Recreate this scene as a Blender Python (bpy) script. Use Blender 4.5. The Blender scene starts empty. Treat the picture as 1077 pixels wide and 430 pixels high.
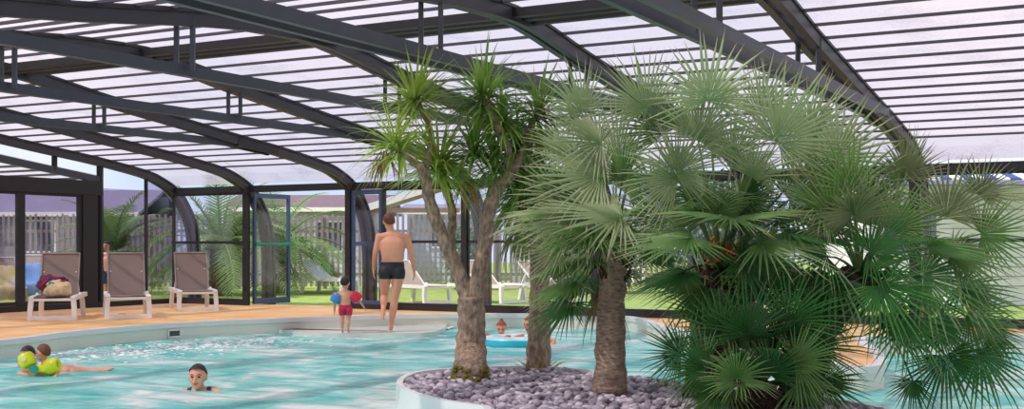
import bpy, bmesh, math, random
from mathutils import Vector, Matrix, noise
from mathutils.geometry import interpolate_bezier
V = Vector
PI = math.pi
sc = bpy.context.scene
COL = sc.collection

# ------------------------------------------------------------------ camera, light, exposure
F_PX, CX, HZ, CAM_H = 1249.0, 538.5, 260.0, 1.15
cam_d = bpy.data.cameras.new('camera'); cam = bpy.data.objects.new('camera', cam_d); COL.objects.link(cam)
cam.location = (0, 0, CAM_H); cam.rotation_euler = (PI/2, 0, 0)
cam_d.sensor_width = 36; cam_d.lens = F_PX/1077*36; cam_d.shift_y = (HZ-215)/1077
cam_d.clip_end = 400
sc.camera = cam
sc.view_settings.view_transform = 'Standard'; sc.view_settings.look = 'None'
sc.view_settings.gamma = 1; sc.view_settings.use_curve_mapping = False
sc.view_settings.exposure = 0.58
sc.cycles.use_denoising = True
sc.cycles.max_bounces = 10; sc.cycles.transparent_max_bounces = 16
sc.cycles.sample_clamp_indirect = 8

w = bpy.data.worlds.new('sky'); sc.world = w; w.use_nodes = True
nt = w.node_tree; nt.nodes.clear()
out = nt.nodes.new('ShaderNodeOutputWorld'); bg = nt.nodes.new('ShaderNodeBackground')
tc = nt.nodes.new('ShaderNodeTexCoord'); nz = nt.nodes.new('ShaderNodeTexNoise'); nz.inputs['Scale'].default_value = 2.2
nz.inputs['Detail'].default_value = 6
cr = nt.nodes.new('ShaderNodeValToRGB')
cr.color_ramp.elements[0].position = 0.40; cr.color_ramp.elements[0].color = (0.55, 0.66, 0.85, 1)
cr.color_ramp.elements[1].position = 0.60; cr.color_ramp.elements[1].color = (0.98, 0.96, 0.98, 1)
nt.links.new(tc.outputs['Generated'], nz.inputs['Vector']); nt.links.new(nz.outputs['Fac'], cr.inputs['Fac'])
nt.links.new(cr.outputs['Color'], bg.inputs['Color']); nt.links.new(bg.outputs[0], out.inputs[0])
bg.inputs['Strength'].default_value = 0.80

sun_d = bpy.data.lights.new('sun', 'SUN'); sun = bpy.data.objects.new('sun', sun_d); COL.objects.link(sun)
sun_d.energy = 3.0; sun_d.angle = math.radians(1.2); sun_d.color = (1.0, 0.93, 0.82)
SUN_FROM = V((-0.62, -0.38, 0.95)).normalized()
sun.rotation_euler = SUN_FROM.to_track_quat('Z', 'Y').to_euler()

# ------------------------------------------------------------------ coordinates
def at(px, py, Y): return V(((px-CX)/F_PX*Y, Y, CAM_H+(HZ-py)*Y/F_PX))
def gr(px, py, z=0.0):
    Y = (CAM_H-z)*F_PX/(py-HZ)
    return V(((px-CX)/F_PX*Y, Y, z))
UX, UY = 0.878, -0.479
def W(s, w_, z): return V((-2.62+UX*s-0.479*w_, 22.1+UY*s-0.878*w_, z))
U = V((UX, UY, 0)); NIN = V((-0.479, -0.878, 0)); ZZ = V((0, 0, 1))

# ------------------------------------------------------------------ materials
MATS = {}
def _lin(c):
    return tuple((x/12.92 if x <= 0.04045 else ((x+0.055)/1.055)**2.4) for x in [v/255 for v in c])+(1,)
def mat(name, rgb, rough=0.6, metal=0, noise_amt=0.0, nscale=20, spec=0.5, bump=0.0, col2=None, stretch=None, sss=0, translucent=0):
    if name in MATS: return MATS[name]
    m = bpy.data.materials.new(name); m.use_nodes = True; n = m.node_tree; b = n.nodes['Principled BSDF']
    b.inputs['Roughness'].default_value = rough; b.inputs['Metallic'].default_value = metal
    b.inputs['Specular IOR Level'].default_value = spec
    c1 = _lin(rgb); b.inputs['Base Color'].default_value = c1
    if noise_amt or bump or col2:
        t = n.nodes.new('ShaderNodeTexCoord'); src = t.outputs['Object']
        if stretch:
            mp = n.nodes.new('ShaderNodeMapping'); mp.inputs['Scale'].default_value = stretch
            n.links.new(src, mp.inputs[0]); src = mp.outputs[0]
        z = n.nodes.new('ShaderNodeTexNoise'); z.inputs['Scale'].default_value = nscale; z.inputs['Detail'].default_value = 5
        n.links.new(src, z.inputs['Vector'])
        if noise_amt or col2:
            r = n.nodes.new('ShaderNodeValToRGB'); c2 = _lin(col2) if col2 else tuple(x*(1-noise_amt) for x in c1[:3])+(1,)
            r.color_ramp.elements[0].position = 0.35; r.color_ramp.elements[0].color = c2
            r.color_ramp.elements[1].position = 0.65; r.color_ramp.elements[1].color = c1
            n.links.new(z.outputs['Fac'], r.inputs[0]); n.links.new(r.outputs[0], b.inputs['Base Color'])
        if bump:
            bp = n.nodes.new('ShaderNodeBump'); bp.inputs['Strength'].default_value = bump; bp.inputs['Distance'].default_value = 0.02
            n.links.new(z.outputs['Fac'], bp.inputs['Height']); n.links.new(bp.outputs[0], b.inputs['Normal'])
    if sss:
        b.inputs['Subsurface Weight'].default_value = sss; b.inputs['Subsurface Radius'].default_value = (0.02, 0.008, 0.004)
    MATS[name] = m; return m
def leaf_mat(name, rgb, tip, rgb2=None, rough=0.45, trans=0.3):
    """leaf colour with dry tips (attribute 'tip' runs 0 at the base to 1 at the point) and a little light coming through"""
    if name in MATS: return MATS[name]
    m = bpy.data.materials.new(name); m.use_nodes = True; n = m.node_tree; b = n.nodes['Principled BSDF']
    a = n.nodes.new('ShaderNodeAttribute'); a.attribute_name = 'tip'
    r = n.nodes.new('ShaderNodeValToRGB'); e = r.color_ramp.elements
    e[0].position = 0.0; e[0].color = _lin(rgb2 or rgb); e[1].position = 0.3; e[1].color = _lin(rgb)
    x = e.new(0.72); x.color = _lin(rgb); x = e.new(1.0); x.color = _lin(tip)
    oi = n.nodes.new('ShaderNodeObjectInfo'); hs = n.nodes.new('ShaderNodeHueSaturation')
    mr = n.nodes.new('ShaderNodeMapRange'); mr.inputs[3].default_value = 0.78; mr.inputs[4].default_value = 1.22
    n.links.new(oi.outputs['Random'], mr.inputs[0]); n.links.new(mr.outputs[0], hs.inputs['Value'])
    n.links.new(a.outputs['Fac'], r.inputs[0]); n.links.new(r.outputs[0], hs.inputs['Color'])
    n.links.new(hs.outputs[0], b.inputs['Base Color']); b.inputs['Roughness'].default_value = rough
    tr = n.nodes.new('ShaderNodeBsdfTranslucent'); n.links.new(hs.outputs[0], tr.inputs['Color'])
    mx = n.nodes.new('ShaderNodeMixShader'); mx.inputs[0].default_value = trans
    n.links.new(b.outputs[0], mx.inputs[1]); n.links.new(tr.outputs[0], mx.inputs[2])
    n.links.new(mx.outputs[0], n.nodes['Material Output'].inputs[0])
    MATS[name] = m; return m
def glass_mat(name, tint, refl=0.08):
    if name in MATS: return MATS[name]
    m = bpy.data.materials.new(name); m.use_nodes = True; n = m.node_tree; n.nodes.remove(n.nodes['Principled BSDF'])
    t = n.nodes.new('ShaderNodeBsdfTransparent'); t.inputs[0].default_value = tuple(tint)+(1,)
    g = n.nodes.new('ShaderNodeBsdfGlossy'); g.inputs['Roughness'].default_value = 0.05
    mx = n.nodes.new('ShaderNodeMixShader'); mx.inputs[0].default_value = refl
    n.links.new(t.outputs[0], mx.inputs[1]); n.links.new(g.outputs[0], mx.inputs[2])
    n.links.new(mx.outputs[0], n.nodes['Material Output'].inputs[0])
    MATS[name] = m; return m
def panel_mat(name, rgb, dirt, transp=0.42):
    if name in MATS: return MATS[name]
    m = bpy.data.materials.new(name); m.use_nodes = True; n = m.node_tree; n.nodes.remove(n.nodes['Principled BSDF'])
    t = n.nodes.new('ShaderNodeTexCoord')
    z = n.nodes.new('ShaderNodeTexNoise'); z.inputs['Scale'].default_value = 28; z.inputs['Detail'].default_value = 8; z.inputs['Roughness'].default_value = 0.75
    z2 = n.nodes.new('ShaderNodeTexNoise'); z2.inputs['Scale'].default_value = 1.6; z2.inputs['Detail'].default_value = 4
    n.links.new(t.outputs['Object'], z.inputs['Vector']); n.links.new(t.outputs['Object'], z2.inputs['Vector'])
    ad = n.nodes.new('ShaderNodeMath'); ad.operation = 'ADD'
    n.links.new(z.outputs['Fac'], ad.inputs[0]); n.links.new(z2.outputs['Fac'], ad.inputs[1])
    r = n.nodes.new('ShaderNodeValToRGB'); r.color_ramp.elements[0].position = 0.75; r.color_ramp.elements[0].color = tuple(dirt)+(1,)
    r.color_ramp.elements[1].position = 1.05; r.color_ramp.elements[1].color = tuple(rgb)+(1,)
    dv = n.nodes.new('ShaderNodeMath'); dv.operation = 'MULTIPLY'; dv.inputs[1].default_value = 1.0
    n.links.new(ad.outputs[0], dv.inputs[0]); n.links.new(dv.outputs[0], r.inputs[0])
    tr = n.nodes.new('ShaderNodeBsdfTranslucent'); n.links.new(r.outputs[0], tr.inputs[0])
    tp = n.nodes.new('ShaderNodeBsdfTransparent'); tp.inputs[0].default_value = (0.92, 0.86, 0.92, 1)
    gl = n.nodes.new('ShaderNodeBsdfGlossy'); gl.inputs['Roughness'].default_value = 0.35
    mx = n.nodes.new('ShaderNodeMixShader'); mx.inputs[0].default_value = transp
    mg = n.nodes.new('ShaderNodeMixShader'); mg.inputs[0].default_value = 0.03
    n.links.new(tr.outputs[0], mx.inputs[1]); n.links.new(tp.outputs[0], mx.inputs[2])
    n.links.new(mx.outputs[0], mg.inputs[1]); n.links.new(gl.outputs[0], mg.inputs[2])
    n.links.new(mg.outputs[0], n.nodes['Material Output'].inputs[0])
    MATS[name] = m; return m
DARK = mat('anthracite_aluminium', (66, 68, 82), 0.42, 0, 0.12, 6, spec=0.5)
RIBM = mat('rib_aluminium', (50, 48, 58), .45)
DARK2 = mat('black_aluminium', (40, 38, 44), 0.45, spec=0.4)
PURL = mat('purlin_aluminium', (72, 66, 80), 0.5)
BLUE = mat('blue_grey_door_frame', (62, 80, 118), 0.4)
PANEL = panel_mat('polycarbonate', (0.51, 0.46, 0.50), (0.37, 0.335, 0.38))
PANEL_LOW = panel_mat('curved_eave_polycarbonate', (0.46, 0.43, 0.49), (0.30, 0.28, 0.34), 0.3)
GLASS = glass_mat('clear_pane', (0.94, 0.94, 0.97), 0.05)
GLASS_T = glass_mat('tinted_pane', (0.80, 0.76, 0.86), 0.07)
WHITE = mat('white_plastic', (235, 232, 232), 0.35)
SLING = mat('taupe_sling', (138, 120, 114), 0.8, noise_amt=0.12, nscale=160)
SLING2 = mat('beige_sling', (170, 150, 138), 0.8)
SKIN = mat('skin', (228, 162, 132), 0.5, sss=0.15, noise_amt=0.08, nscale=6)
SKIN2 = mat('tanned_skin', (224, 162, 136), 0.5, sss=0.15)
HAIR_D = mat('dark_hair', (48, 34, 30), 0.55, noise_amt=0.4, nscale=120, bump=0.4)
HAIR_B = mat('brown_hair', (120, 72, 50), 0.55, noise_amt=0.4, nscale=120, bump=0.4)
HAIR_R = mat('auburn_hair', (158, 88, 62), 0.55, noise_amt=0.4, nscale=120, bump=0.4)

# ------------------------------------------------------------------ mesh building
class MB:
    def __init__(s): s.v = []; s.f = []; s.tip = []
    def add(s, vs, fs, tips=None):
        o = len(s.v); s.v += [tuple(x) for x in vs]; s.f += [tuple(i+o for i in f) for f in fs]
        s.tip += tips if tips else [0.0]*len(vs)
    def box(s, c, dx, dy, dz, ax=V((1, 0, 0)), ay=V((0, 1, 0)), az=ZZ):
        c = V(c); vs = [c+ax*(dx/2*i)+ay*(dy/2*j)+az*(dz/2*k) for k in (-1, 1) for j in (-1, 1) for i in (-1, 1)]
        s.add(vs, [(0, 2, 3, 1), (4, 5, 7, 6), (0, 1, 5, 4), (2, 6, 7, 3), (0, 4, 6, 2), (1, 3, 7, 5)])
    def beam(s, a, b, wd, ht, up=ZZ):
        a, b = V(a), V(b); d = (b-a); L = d.length
        if L < 1e-6: return
        d.normalize(); side = d.cross(up)
        if side.length < 1e-4: side = d.cross(V((1, 0, 0)))
        side.normalize(); u2 = side.cross(d).normalized()
        s.box((a+b)/2, L, wd, ht, d, side, u2)
    def path_beam(s, pts, wd, ht, side):
        """rectangular section swept along pts, side = constant sideways direction"""
        n = len(pts); vs = []; side = V(side).normalized()
        for i, p in enumerate(pts):
            d = (V(pts[min(i+1, n-1)])-V(pts[max(i-1, 0)])).normalized(); u2 = side.cross(d).normalized()
            for a, b in ((-1, -1), (1, -1), (1, 1), (-1, 1)): vs.append(V(p)+side*(a*wd/2)+u2*(b*ht/2))
        fs = [(3, 2, 1, 0), tuple(4*(n-1)+k for k in range(4))]
        for i in range(n-1):
            for k in range(4): fs.append((4*i+k, 4*i+(k+1) % 4, 4*i+4+(k+1) % 4, 4*i+4+k))
        s.add(vs, fs)
    def tube(s, pts, rad, n=8, cap=True, tips=None):
        pts = [V(p) for p in pts]; m = len(pts)
        if not hasattr(rad, '__len__'): rad = [rad]*m
        vs = []; tt = []; prev = None
        for i, p in enumerate(pts):
            d = (pts[min(i+1, m-1)]-pts[max(i-1, 0)]).normalized()
            a = prev - d*prev.dot(d) if prev else d.orthogonal()
            if a.length < 1e-5: a = d.orthogonal()
            a.normalize(); prev = a; b = d.cross(a)
            for k in range(n):
                t = 2*PI*k/n; vs.append(p+(a*math.cos(t)+b*math.sin(t))*rad[i]); tt.append(tips[i] if tips else 0.0)
        fs = [(i*n+k, i*n+(k+1) % n, (i+1)*n+(k+1) % n, (i+1)*n+k) for i in range(m-1) for k in range(n)]
        if cap: fs += [tuple(reversed(range(n))), tuple((m-1)*n+k for k in range(n))]
        s.add(vs, fs, tt)
    def ell(s, c, r, seg=14, rings=9, rot=None):
        c = V(c); vs = []
        for j in range(rings+1):
            ph = PI*j/rings
            for i in range(seg):
                th = 2*PI*i/seg; p = V((r[0]*math.sin(ph)*math.cos(th), r[1]*math.sin(ph)*math.sin(th), r[2]*math.cos(ph)))
                vs.append(c+(rot @ p if rot else p))
        fs = [(j*seg+i, (j+1)*seg+i, (j+1)*seg+(i+1) % seg, j*seg+(i+1) % seg) for j in range(rings) for i in range(seg)]
        s.add(vs, fs)
    def build(s, name, m, parent=None, smooth=False, bevel=0, loc=None):
        me = bpy.data.meshes.new(name)
        L = V(loc) if loc is not None else V((0, 0, 0))
        me.from_pydata([tuple(V(p)-L) for p in s.v], [], s.f); me.validate(); me.update()
        if any(s.tip):
            at_ = me.attributes.new('tip', 'FLOAT', 'POINT'); at_.data.foreach_set('value', s.tip[:len(me.vertices)])
        return link(name, me, m, parent, smooth, bevel, L)
def link(name, me, m, parent=None, smooth=False, bevel=0, loc=None):
    o = bpy.data.objects.new(name, me); COL.objects.link(o)
    for x in (m if isinstance(m, (list, tuple)) else [m]): me.materials.append(x)
    if smooth: me.polygons.foreach_set('use_smooth', [True]*len(me.polygons))
    if loc is not None: o.location = loc
    if bevel:
        b = o.modifiers.new('b', 'BEVEL'); b.width = bevel; b.segments = 2; b.limit_method = 'ANGLE'
    if parent is not None:
        o.parent = parent
        if parent.get('_rooted'): o.location = V(o.location)-V(parent['_rooted']); 
    return o
def tag(o, label=None, cat=None, group=None, kind=None):
    if label: o['label'] = label
    if cat: o['category'] = cat
    if group: o['group'] = group
    if kind: o['kind'] = kind
    return o
def empty(name, loc=(0, 0, 0), rz=0, sc_=1.0):
    o = bpy.data.objects.new(name, None); COL.objects.link(o); o.location = loc; o.rotation_euler = (0, 0, rz); o.scale = (sc_,)*3
    o.empty_display_size = 0.1
    return o
def wempty(name, loc):
    """an Empty at loc whose parts are built in world coordinates"""
    o = empty(name, loc); o['_rooted'] = list(loc); return o
def copy_tree(o, parent=None):
    c = o.copy(); COL.objects.link(c); c.parent = parent
    for ch in o.children: copy_tree(ch, c)
    return c
def fill(outer, holes, z):
    """flat polygon with holes -> bmesh"""
    bm = bmesh.new(); es = []
    for loop in [outer]+holes:
        vs = [bm.verts.new((p[0], p[1], z)) for p in loop]
        for i in range(len(vs)): es.append(bm.edges.new((vs[i], vs[(i+1) % len(vs)])))
    bmesh.ops.triangle_fill(bm, use_beauty=True, use_dissolve=False, edges=es, normal=(0, 0, 1))
    for f in bm.faces:
        if f.normal.z < 0: f.normal_flip()
    return bm
def bm_obj(name, bm, m, parent=None, smooth=False):
    me = bpy.data.meshes.new(name); bm.to_mesh(me); bm.free(); return link(name, me, m, parent, smooth)
def smooth_loop(pts, n=6):
    r = []; N = len(pts)
    for i in range(N):
        p0, p1, p2, p3 = [V((q[0], q[1], 0)) for q in (pts[i-1], pts[i], pts[(i+1) % N], pts[(i+2) % N])]
        for k in range(n):
            t = k/n
            r.append(0.5*((2*p1)+(p2-p0)*t+(2*p0-5*p1+4*p2-p3)*t*t+(3*p1-p0-3*p2+p3)*t**3))
    return r
def inside(p, poly):
    c = False; j = len(poly)-1
    for i in range(len(poly)):
        a, b = poly[i], poly[j]
        if (a[1] > p[1]) != (b[1] > p[1]) and p[0] < (b[0]-a[0])*(p[1]-a[1])/(b[1]-a[1])+a[0]: c = not c
        j = i
    return c
def catmull(pts, n=6):
    r = []; N = len(pts); P = [V(p) for p in pts]
    for i in range(N-1):
        p0, p1, p2, p3 = P[max(i-1, 0)], P[i], P[i+1], P[min(i+2, N-1)]
        for k in range(n):
            t = k/n
            r.append(0.5*((2*p1)+(p2-p0)*t+(2*p0-5*p1+4*p2-p3)*t*t+(3*p1-p0-3*p2+p3)*t**3))
    r.append(P[-1]); return r

# ------------------------------------------------------------------ pool hall: roof profile (w inwards from the eave, z)
PROF = [(-.65, 0), (-.65, .75), (-.61, 1.3), (-.49, 1.73), (-.24, 2.12), (0, 2.33), (.35, 2.50), (.82, 2.64), (2.03, 2.82), (3.16, 2.95), (4.64, 3.13),
        (6.0, 3.30), (7.4, 3.50), (8.4, 3.50), (9.4, 3.42), (11.6, 3.14), (14.0, 3.0), (19.8, 2.9)]
def prof(w_):
    for (a, za), (b, zb) in zip(PROF[5:], PROF[6:]):
        if a <= w_ <= b: return za+(zb-za)*(w_-a)/(b-a)
    return PROF[-1][1] if w_ > 1 else PROF[5][1]
JOINTS = [-5.0, -3.0, -.5, 2.04, 4.58, 7.12, 9.72, 12.3, 14.8, 17.3]
S_END = 19.8
rib_pts = catmull([(a, 0, z) for a, z in PROF], 4)
n_tr = 0
for ji, s in enumerate(JOINTS):
    n_tr += 1
    T = wempty('trim_%d' % n_tr, W(s, -.65, 0)); T['kind'] = 'structure'
    for off, dz in ((-.075, 0), (.085, -.03)):
        m = MB(); m.path_beam([W(s+off, p.x, p.z+dz) for p in rib_pts], .075, .17, U); m.build('rib', RIBM, T)
        m = MB(); m.path_beam([W(s+off, p.x, p.z+dz+.06) for p in rib_pts], .11, .03, U); m.build('rib_cap', DARK2, T)
    if ji >= 2:
        for off in ((-.115, .115) if ji >= 5 else (0,)):
            m = MB(); m.beam(W(s+off, 2.6, 2.86), W(s+off, 12.3, 2.86), (.06 if ji >= 5 else .08), .11); m.build('tie_beam', DARK, T)
        for wq in (6.0, 9.1 if ji >= 5 else 9.55, 12.2):
            for off in (-.11, .10):
                m = MB(); m.beam(W(s+off, wq, 2.86), W(s+off, wq, prof(wq)), .045, .045, up=V((0, 1, 0))); m.build('strut', DARK, T)
        for off in (-.1, .1):   # brace cleat where the tie beam meets the rib
            m = MB(); m.beam(W(s+off, 3.2, 2.88), W(s+off, 2.2, 2.80), .06, .14); m.build('cleat', DARK2, T)
ceil = tag(wempty('ceiling', W(7, 7, 3.4)), kind='structure')
W_START = .82
roof_w = [W_START+.45*i for i in range(int((19.8-W_START)/.45)+1)]
def sweep_panel(ws, s0, s1, m, name, parent, dz=0, zf=prof):
    b = MB(); vs = []; fs = []
    for i, w_ in enumerate(ws):
        vs += [W(s0, w_, zf(w_)+.085+dz), W(s1, w_, zf(w_)+.085+dz)]
        if i: fs.append((2*i-2, 2*i-1, 2*i+1, 2*i))
    b.add(vs, fs); return b.build(name, m, parent)
S_ALL = JOINTS+[S_END]
for a, b in zip(S_ALL, S_ALL[1:]):
    sweep_panel(roof_w, a, b, PANEL, 'roof_panel', ceil)
    sweep_panel([0, .1, .2, .35, .5, .65, .82], a, b, PANEL_LOW, 'eave_panel', ceil)
for w_ in roof_w:
    m = MB(); m.beam(W(-5, w_, prof(w_)+.05), W(S_END, w_, prof(w_)+.05), .04, .028); m.build('purlin', PURL, ceil)
for k, w_ in enumerate((7.35, 7.55, 7.75)):
    m = MB(); m.beam(W(-5, w_, prof(w_)-.02), W(S_END, w_, prof(w_)-.02), .09, .09); m.build('ridge_beam', DARK2, ceil)
# module seam bars running along the roof by each joint are part of the ribs

# ------------------------------------------------------------------ back wall glazing
def bar(name, a, b, wd, ht, m, parent, up=ZZ):
    x = MB(); x.beam(a, b, wd, ht, up); return x.build(name, m, parent)
wall_b = tag(wempty('wall_back', W(6, 0, 0)), kind='structure')
bar('eave_beam', W(-5, 0, 2.30), W(S_END, 0, 2.30), .12, .13, DARK2, wall_b)
bar('sill_rail', W(-5, 0, .04), W(-3.0, 0, .04), .08, .08, DARK2, wall_b)
bar('sill_rail', W(-.5, 0, .045), W(S_END, 0, .045), .08, .09, DARK2, wall_b)
for s in JOINTS[1:]:
    bar('post', W(s, .02, 0), W(s, .02, 2.3), .11, .10, DARK2, wall_b, up=NIN)
wn = 0
def window(s0, s1, z0, z1, w_=0, m=GLASS, rails=(1.25,), fm=DARK2):
    global wn; wn += 1
    T = tag(wempty('window_%d' % wn, W((s0+s1)/2, w_, z0)), kind='structure')
    f = MB()
    f.beam(W(s0+.05, w_, z0), W(s0+.05, w_, z1), .05, .05, up=NIN); f.beam(W(s1-.05, w_, z0), W(s1-.05, w_, z1), .05, .05, up=NIN)
    for z in (z0+.03, z1-.03)+tuple(rails): f.beam(W(s0, w_, z), W(s1, w_, z), .05, .05)
    f.build('window_frame', fm, T)
    x = MB(); x.box((W(s0, w_, z0)+W(s1, w_, z1))/2, (s1-s0)-.1, .012, z1-z0-.06, U, NIN, ZZ); x.build('pane', m, T)
window(-5, -3, .07, 2.25)
window(.25, 2.04, .08, 2.25)
for a, b in zip(JOINTS[3:], JOINTS[4:]+[S_END]): window(a, b, .08, 2.25, fm=DARK2)
def door(num, hinge, end, ht, fm, m, open_=False):
    T = tag(wempty('door_%d' % num, hinge), kind='structure')
    d = (end-hinge).normalized(); up = d.cross(ZZ)
    f = MB()
    for p in (hinge+d*.03, end-d*.03): f.beam(p+ZZ*.03, p+ZZ*ht, .06, .06, up=up)
    f.beam(hinge+ZZ*(ht-.04), end+ZZ*(ht-.04), .05, .09); f.beam(hinge+ZZ*.08, end+ZZ*.08, .05, .12)
    f.build('door_frame', fm, T, bevel=.004)
    x = MB(); c = (hinge+end)/2+ZZ*(ht/2); x.box(c, (end-hinge).length-.1, .012, ht-.16, d, up, ZZ); x.build('pane', m, T)
    return T, d
D1, d1 = door(1, V((-5.13, 23.55, 0)), V((-4.57, 24.38, 0)), 2.22, BLUE, GLASS)
nrm = d1.cross(ZZ)
m = MB(); a = V((-5.13, 23.55, 1.21))+nrm*.05; b = V((-4.57, 24.38, 1.21))+nrm*.05
m.tube([a+d1*.03, b-d1*.03], .028, 10); m.box(a+d1*.06, .06, .08, .09, d1, nrm); m.box(b-d1*.06, .06, .08, .09, d1, nrm)
m.build('push_bar', mat('green_push_bar', (40, 140, 122), .4), D1)
D2, d2 = door(2, W(-.44, 0, .02), W(.25, 0, .02), 2.20, BLUE, GLASS)
bar('door_rail', W(-.4, 0, 1.22), W(.2, 0, 1.22), .05, .07, BLUE, D2)

# ------------------------------------------------------------------ gable end on the far left (plane s = -5)
wall_g = tag(wempty('wall_left', W(-5, 4, 0)), kind='structure')
zf2 = lambda w_: prof(w_)-.36
ws2 = [1.9+.45*i for i in range(28)]
m = MB(); m.path_beam([W(-5, w_, zf2(w_)) for w_ in ws2], .08, .13, U); m.build('lower_arch', DARK, wall_g)
m = MB(); m.path_beam([W(-8.6, w_, zf2(w_)) for w_ in ws2], .08, .13, U); m.build('lower_arch', DARK, wall_g)
bar('gable_post', W(-5, 1.9, 0), W(-5, 1.9, prof(1.9)), .10, .10, DARK2, wall_g, up=V((0, 1, 0)))
bar('gable_post', W(-5, .72, 0), W(-5, .72, prof(.72)), .06, .06, DARK2, wall_g, up=V((0, 1, 0)))
for w_ in (2.97, 4.6, 6.2): bar('spacer', W(-5, w_, zf2(w_)), W(-5, w_, prof(w_)), .08, .08, DARK2, wall_g, up=V((0, 1, 0)))
bar('sill_rail', W(-5, -.6, .05), W(-5, 1.9, .05), .07, .1, DARK2, wall_g)
sweep_panel(ws2, -8.6, -5, PANEL, 'roof_panel', wall_g, zf=zf2)
for w_ in ws2:
    m = MB(); m.beam(W(-8.6, w_, zf2(w_)+.05), W(-5, w_, zf2(w_)+.05), .05, .04); m.build('purlin', PURL, wall_g)
bar('door_header', W(-5, 1.9, 2.28), W(-5, 7.2, 2.28), .14, .27, DARK2, wall_g)
bar('door_jamb', W(-5, 2.18, 0), W(-5, 2.18, 2.2), .36, .12, DARK2, wall_g, up=U)
bar('door_track', W(-5, 1.9, .05), W(-5, 7.2, .05), .12, .1, DARK2, wall_g)
m = MB()
m.box((W(-5, .72, .1)+W(-5, 1.9, 2.28))/2, 1.1, .012, 2.2, NIN, U, ZZ); wp = m.build('pane', GLASS_T, wall_g)
m = MB()
g = [W(-5, .70, .1), W(-5, .70, prof(.7)-.08), W(-5, .35, 2.40), W(-5, 0, 2.22), W(-5, -.24, 2.0), W(-5, -.45, 1.65), W(-5, -.55, 1.2), W(-5, -.57, .1)]
m.add(g+[p+U*.012 for p in g], [tuple(range(8)), tuple(reversed(range(8, 16)))]+[(i, (i+1) % 8, 8+(i+1) % 8, 8+i) for i in range(8)])
m.build('pane', GLASS_T, wall_g)
# sliding doors of the gable
dn = 2
for a, b in ((2.36, 3.72), (3.72, 5.1), (5.1, 7.2)):
    dn += 1; T = tag(wempty('door_%d' % dn, W(-5, (a+b)/2, 0)), kind='structure')
    f = MB()
    for w_ in (a+.04, b-.04): f.beam(W(-5, w_, .1), W(-5, w_, 2.16), .08, .07, up=U)
    for z in (.14, 2.13): f.beam(W(-5, a, z), W(-5, b, z), .06, .07)
    f.build('door_frame', DARK2, T)
    m = MB(); m.box((W(-5, a, .14)+W(-5, b, 2.13))/2, b-a-.12, .012, 1.95, NIN, U, ZZ); m.build('pane', GLASS_T, T)

# ------------------------------------------------------------------ pool, deck, lawn
far_edge = [gr(*p) for p in ((0, 359), (60, 351.5), (104, 347), (171, 341.7), (225, 338.6), (280, 336.3), (330, 334.5), (420, 332), (500, 331.2), (570, 331), (640, 332.5), (672, 336),
            (700, 345), (760, 357), (830, 373), (890, 386.5), (915, 387.5), (930, 382), (924, 370), (908, 358.5), (925, 354.5), (1000, 353.5), (1090, 353.5))]
near = [V((8.6, 14.3, 0)), V((10.0, 12, 0)), V((10.2, 8, 0)), V((8.6, 3.6, 0)), V((4, 2.4, 0)), V((-3, 2.4, 0)), V((-7.6, 4.5, 0)), V((-8.6, 9, 0)), V((-7.6, 12.6, 0))]
POOL = smooth_loop(far_edge+near, 5)
ZW = -0.22
hall = [W(-5, -.62, 0), W(S_END, -.62, 0), W(S_END, 19.8, 0), W(-5, 19.8, 0)]
def deck_mat():
    m = mat('deck', (228, 176, 132), .6); n = m.node_tree; b = n.nodes['Principled BSDF']
    t = n.nodes.new('ShaderNodeTexCoord'); mp = n.nodes.new('ShaderNodeMapping'); mp.inputs['Rotation'].default_value = (0, 0, .5)
    wv = n.nodes.new('ShaderNodeTexWave'); wv.inputs['Scale'].default_value = 2.3; wv.inputs['Distortion'].default_value = .15
    wv.wave_profile = 'SAW'; wv.bands_direction = 'Y'
    z = n.nodes.new('ShaderNodeTexNoise'); z.inputs['Scale'].default_value = 1.3; z.inputs['Detail'].default_value = 7
    n.links.new(t.outputs['Object'], mp.inputs[0]); n.links.new(mp.outputs[0], wv.inputs['Vector']); n.links.new(t.outputs['Object'], z.inputs['Vector'])
    r = n.nodes.new('ShaderNodeValToRGB'); e = r.color_ramp.elements; e[0].position = 0; e[0].color = (.62, .62, .62, 1); e[1].position = .1; e[1].color = (1, 1, 1, 1)
    n.links.new(wv.outputs['Fac'], r.inputs[0])
    r2 = n.nodes.new('ShaderNodeValToRGB'); r2.color_ramp.elements[0].position = .35; r2.color_ramp.elements[0].color = _lin((238, 178, 112)); r2.color_ramp.elements[1].position = .7; r2.color_ramp.elements[1].color = _lin((250, 210, 150))
    n.links.new(z.outputs['Fac'], r2.inputs[0])
    mx = n.nodes.new('ShaderNodeMix'); mx.data_type = 'RGBA'; mx.blend_type = 'MULTIPLY'; mx.inputs['Factor'].default_value = .8
    n.links.new(r2.outputs[0], mx.inputs['A']); n.links.new(r.outputs[0], mx.inputs['B']); n.links.new(mx.outputs['Result'], b.inputs['Base Color'])
    return m
floor = tag(bm_obj('floor', fill(hall, [POOL], 0), deck_mat()), kind='structure')
big = [V((-60, -20, 0)), V((60, -20, 0)), V((60, 90, 0)), V((-60, 90, 0))]
GRASS = mat('lawn_grass', (160, 178, 92), .9, nscale=3, col2=(120, 150, 66), bump=.5)
lawn = tag(bm_obj('lawn', fill(big, [hall], -.01), GRASS), kind='structure')
LINER = mat('pool_liner', (222, 222, 208), .5)
b = MB(); N = len(POOL); vs = []
for p in POOL: vs += [V((p.x, p.y, -.01)), V((p.x, p.y, -1.3))]
b.add(vs, [(2*i, 2*i+1, (2*i+3) % (2*N), (2*i+2) % (2*N)) for i in range(N)])
basin = tag(wempty('pool_basin', (0, 12, -1.3)), kind='structure')
b.build('basin_wall', LINER, basin)
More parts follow.
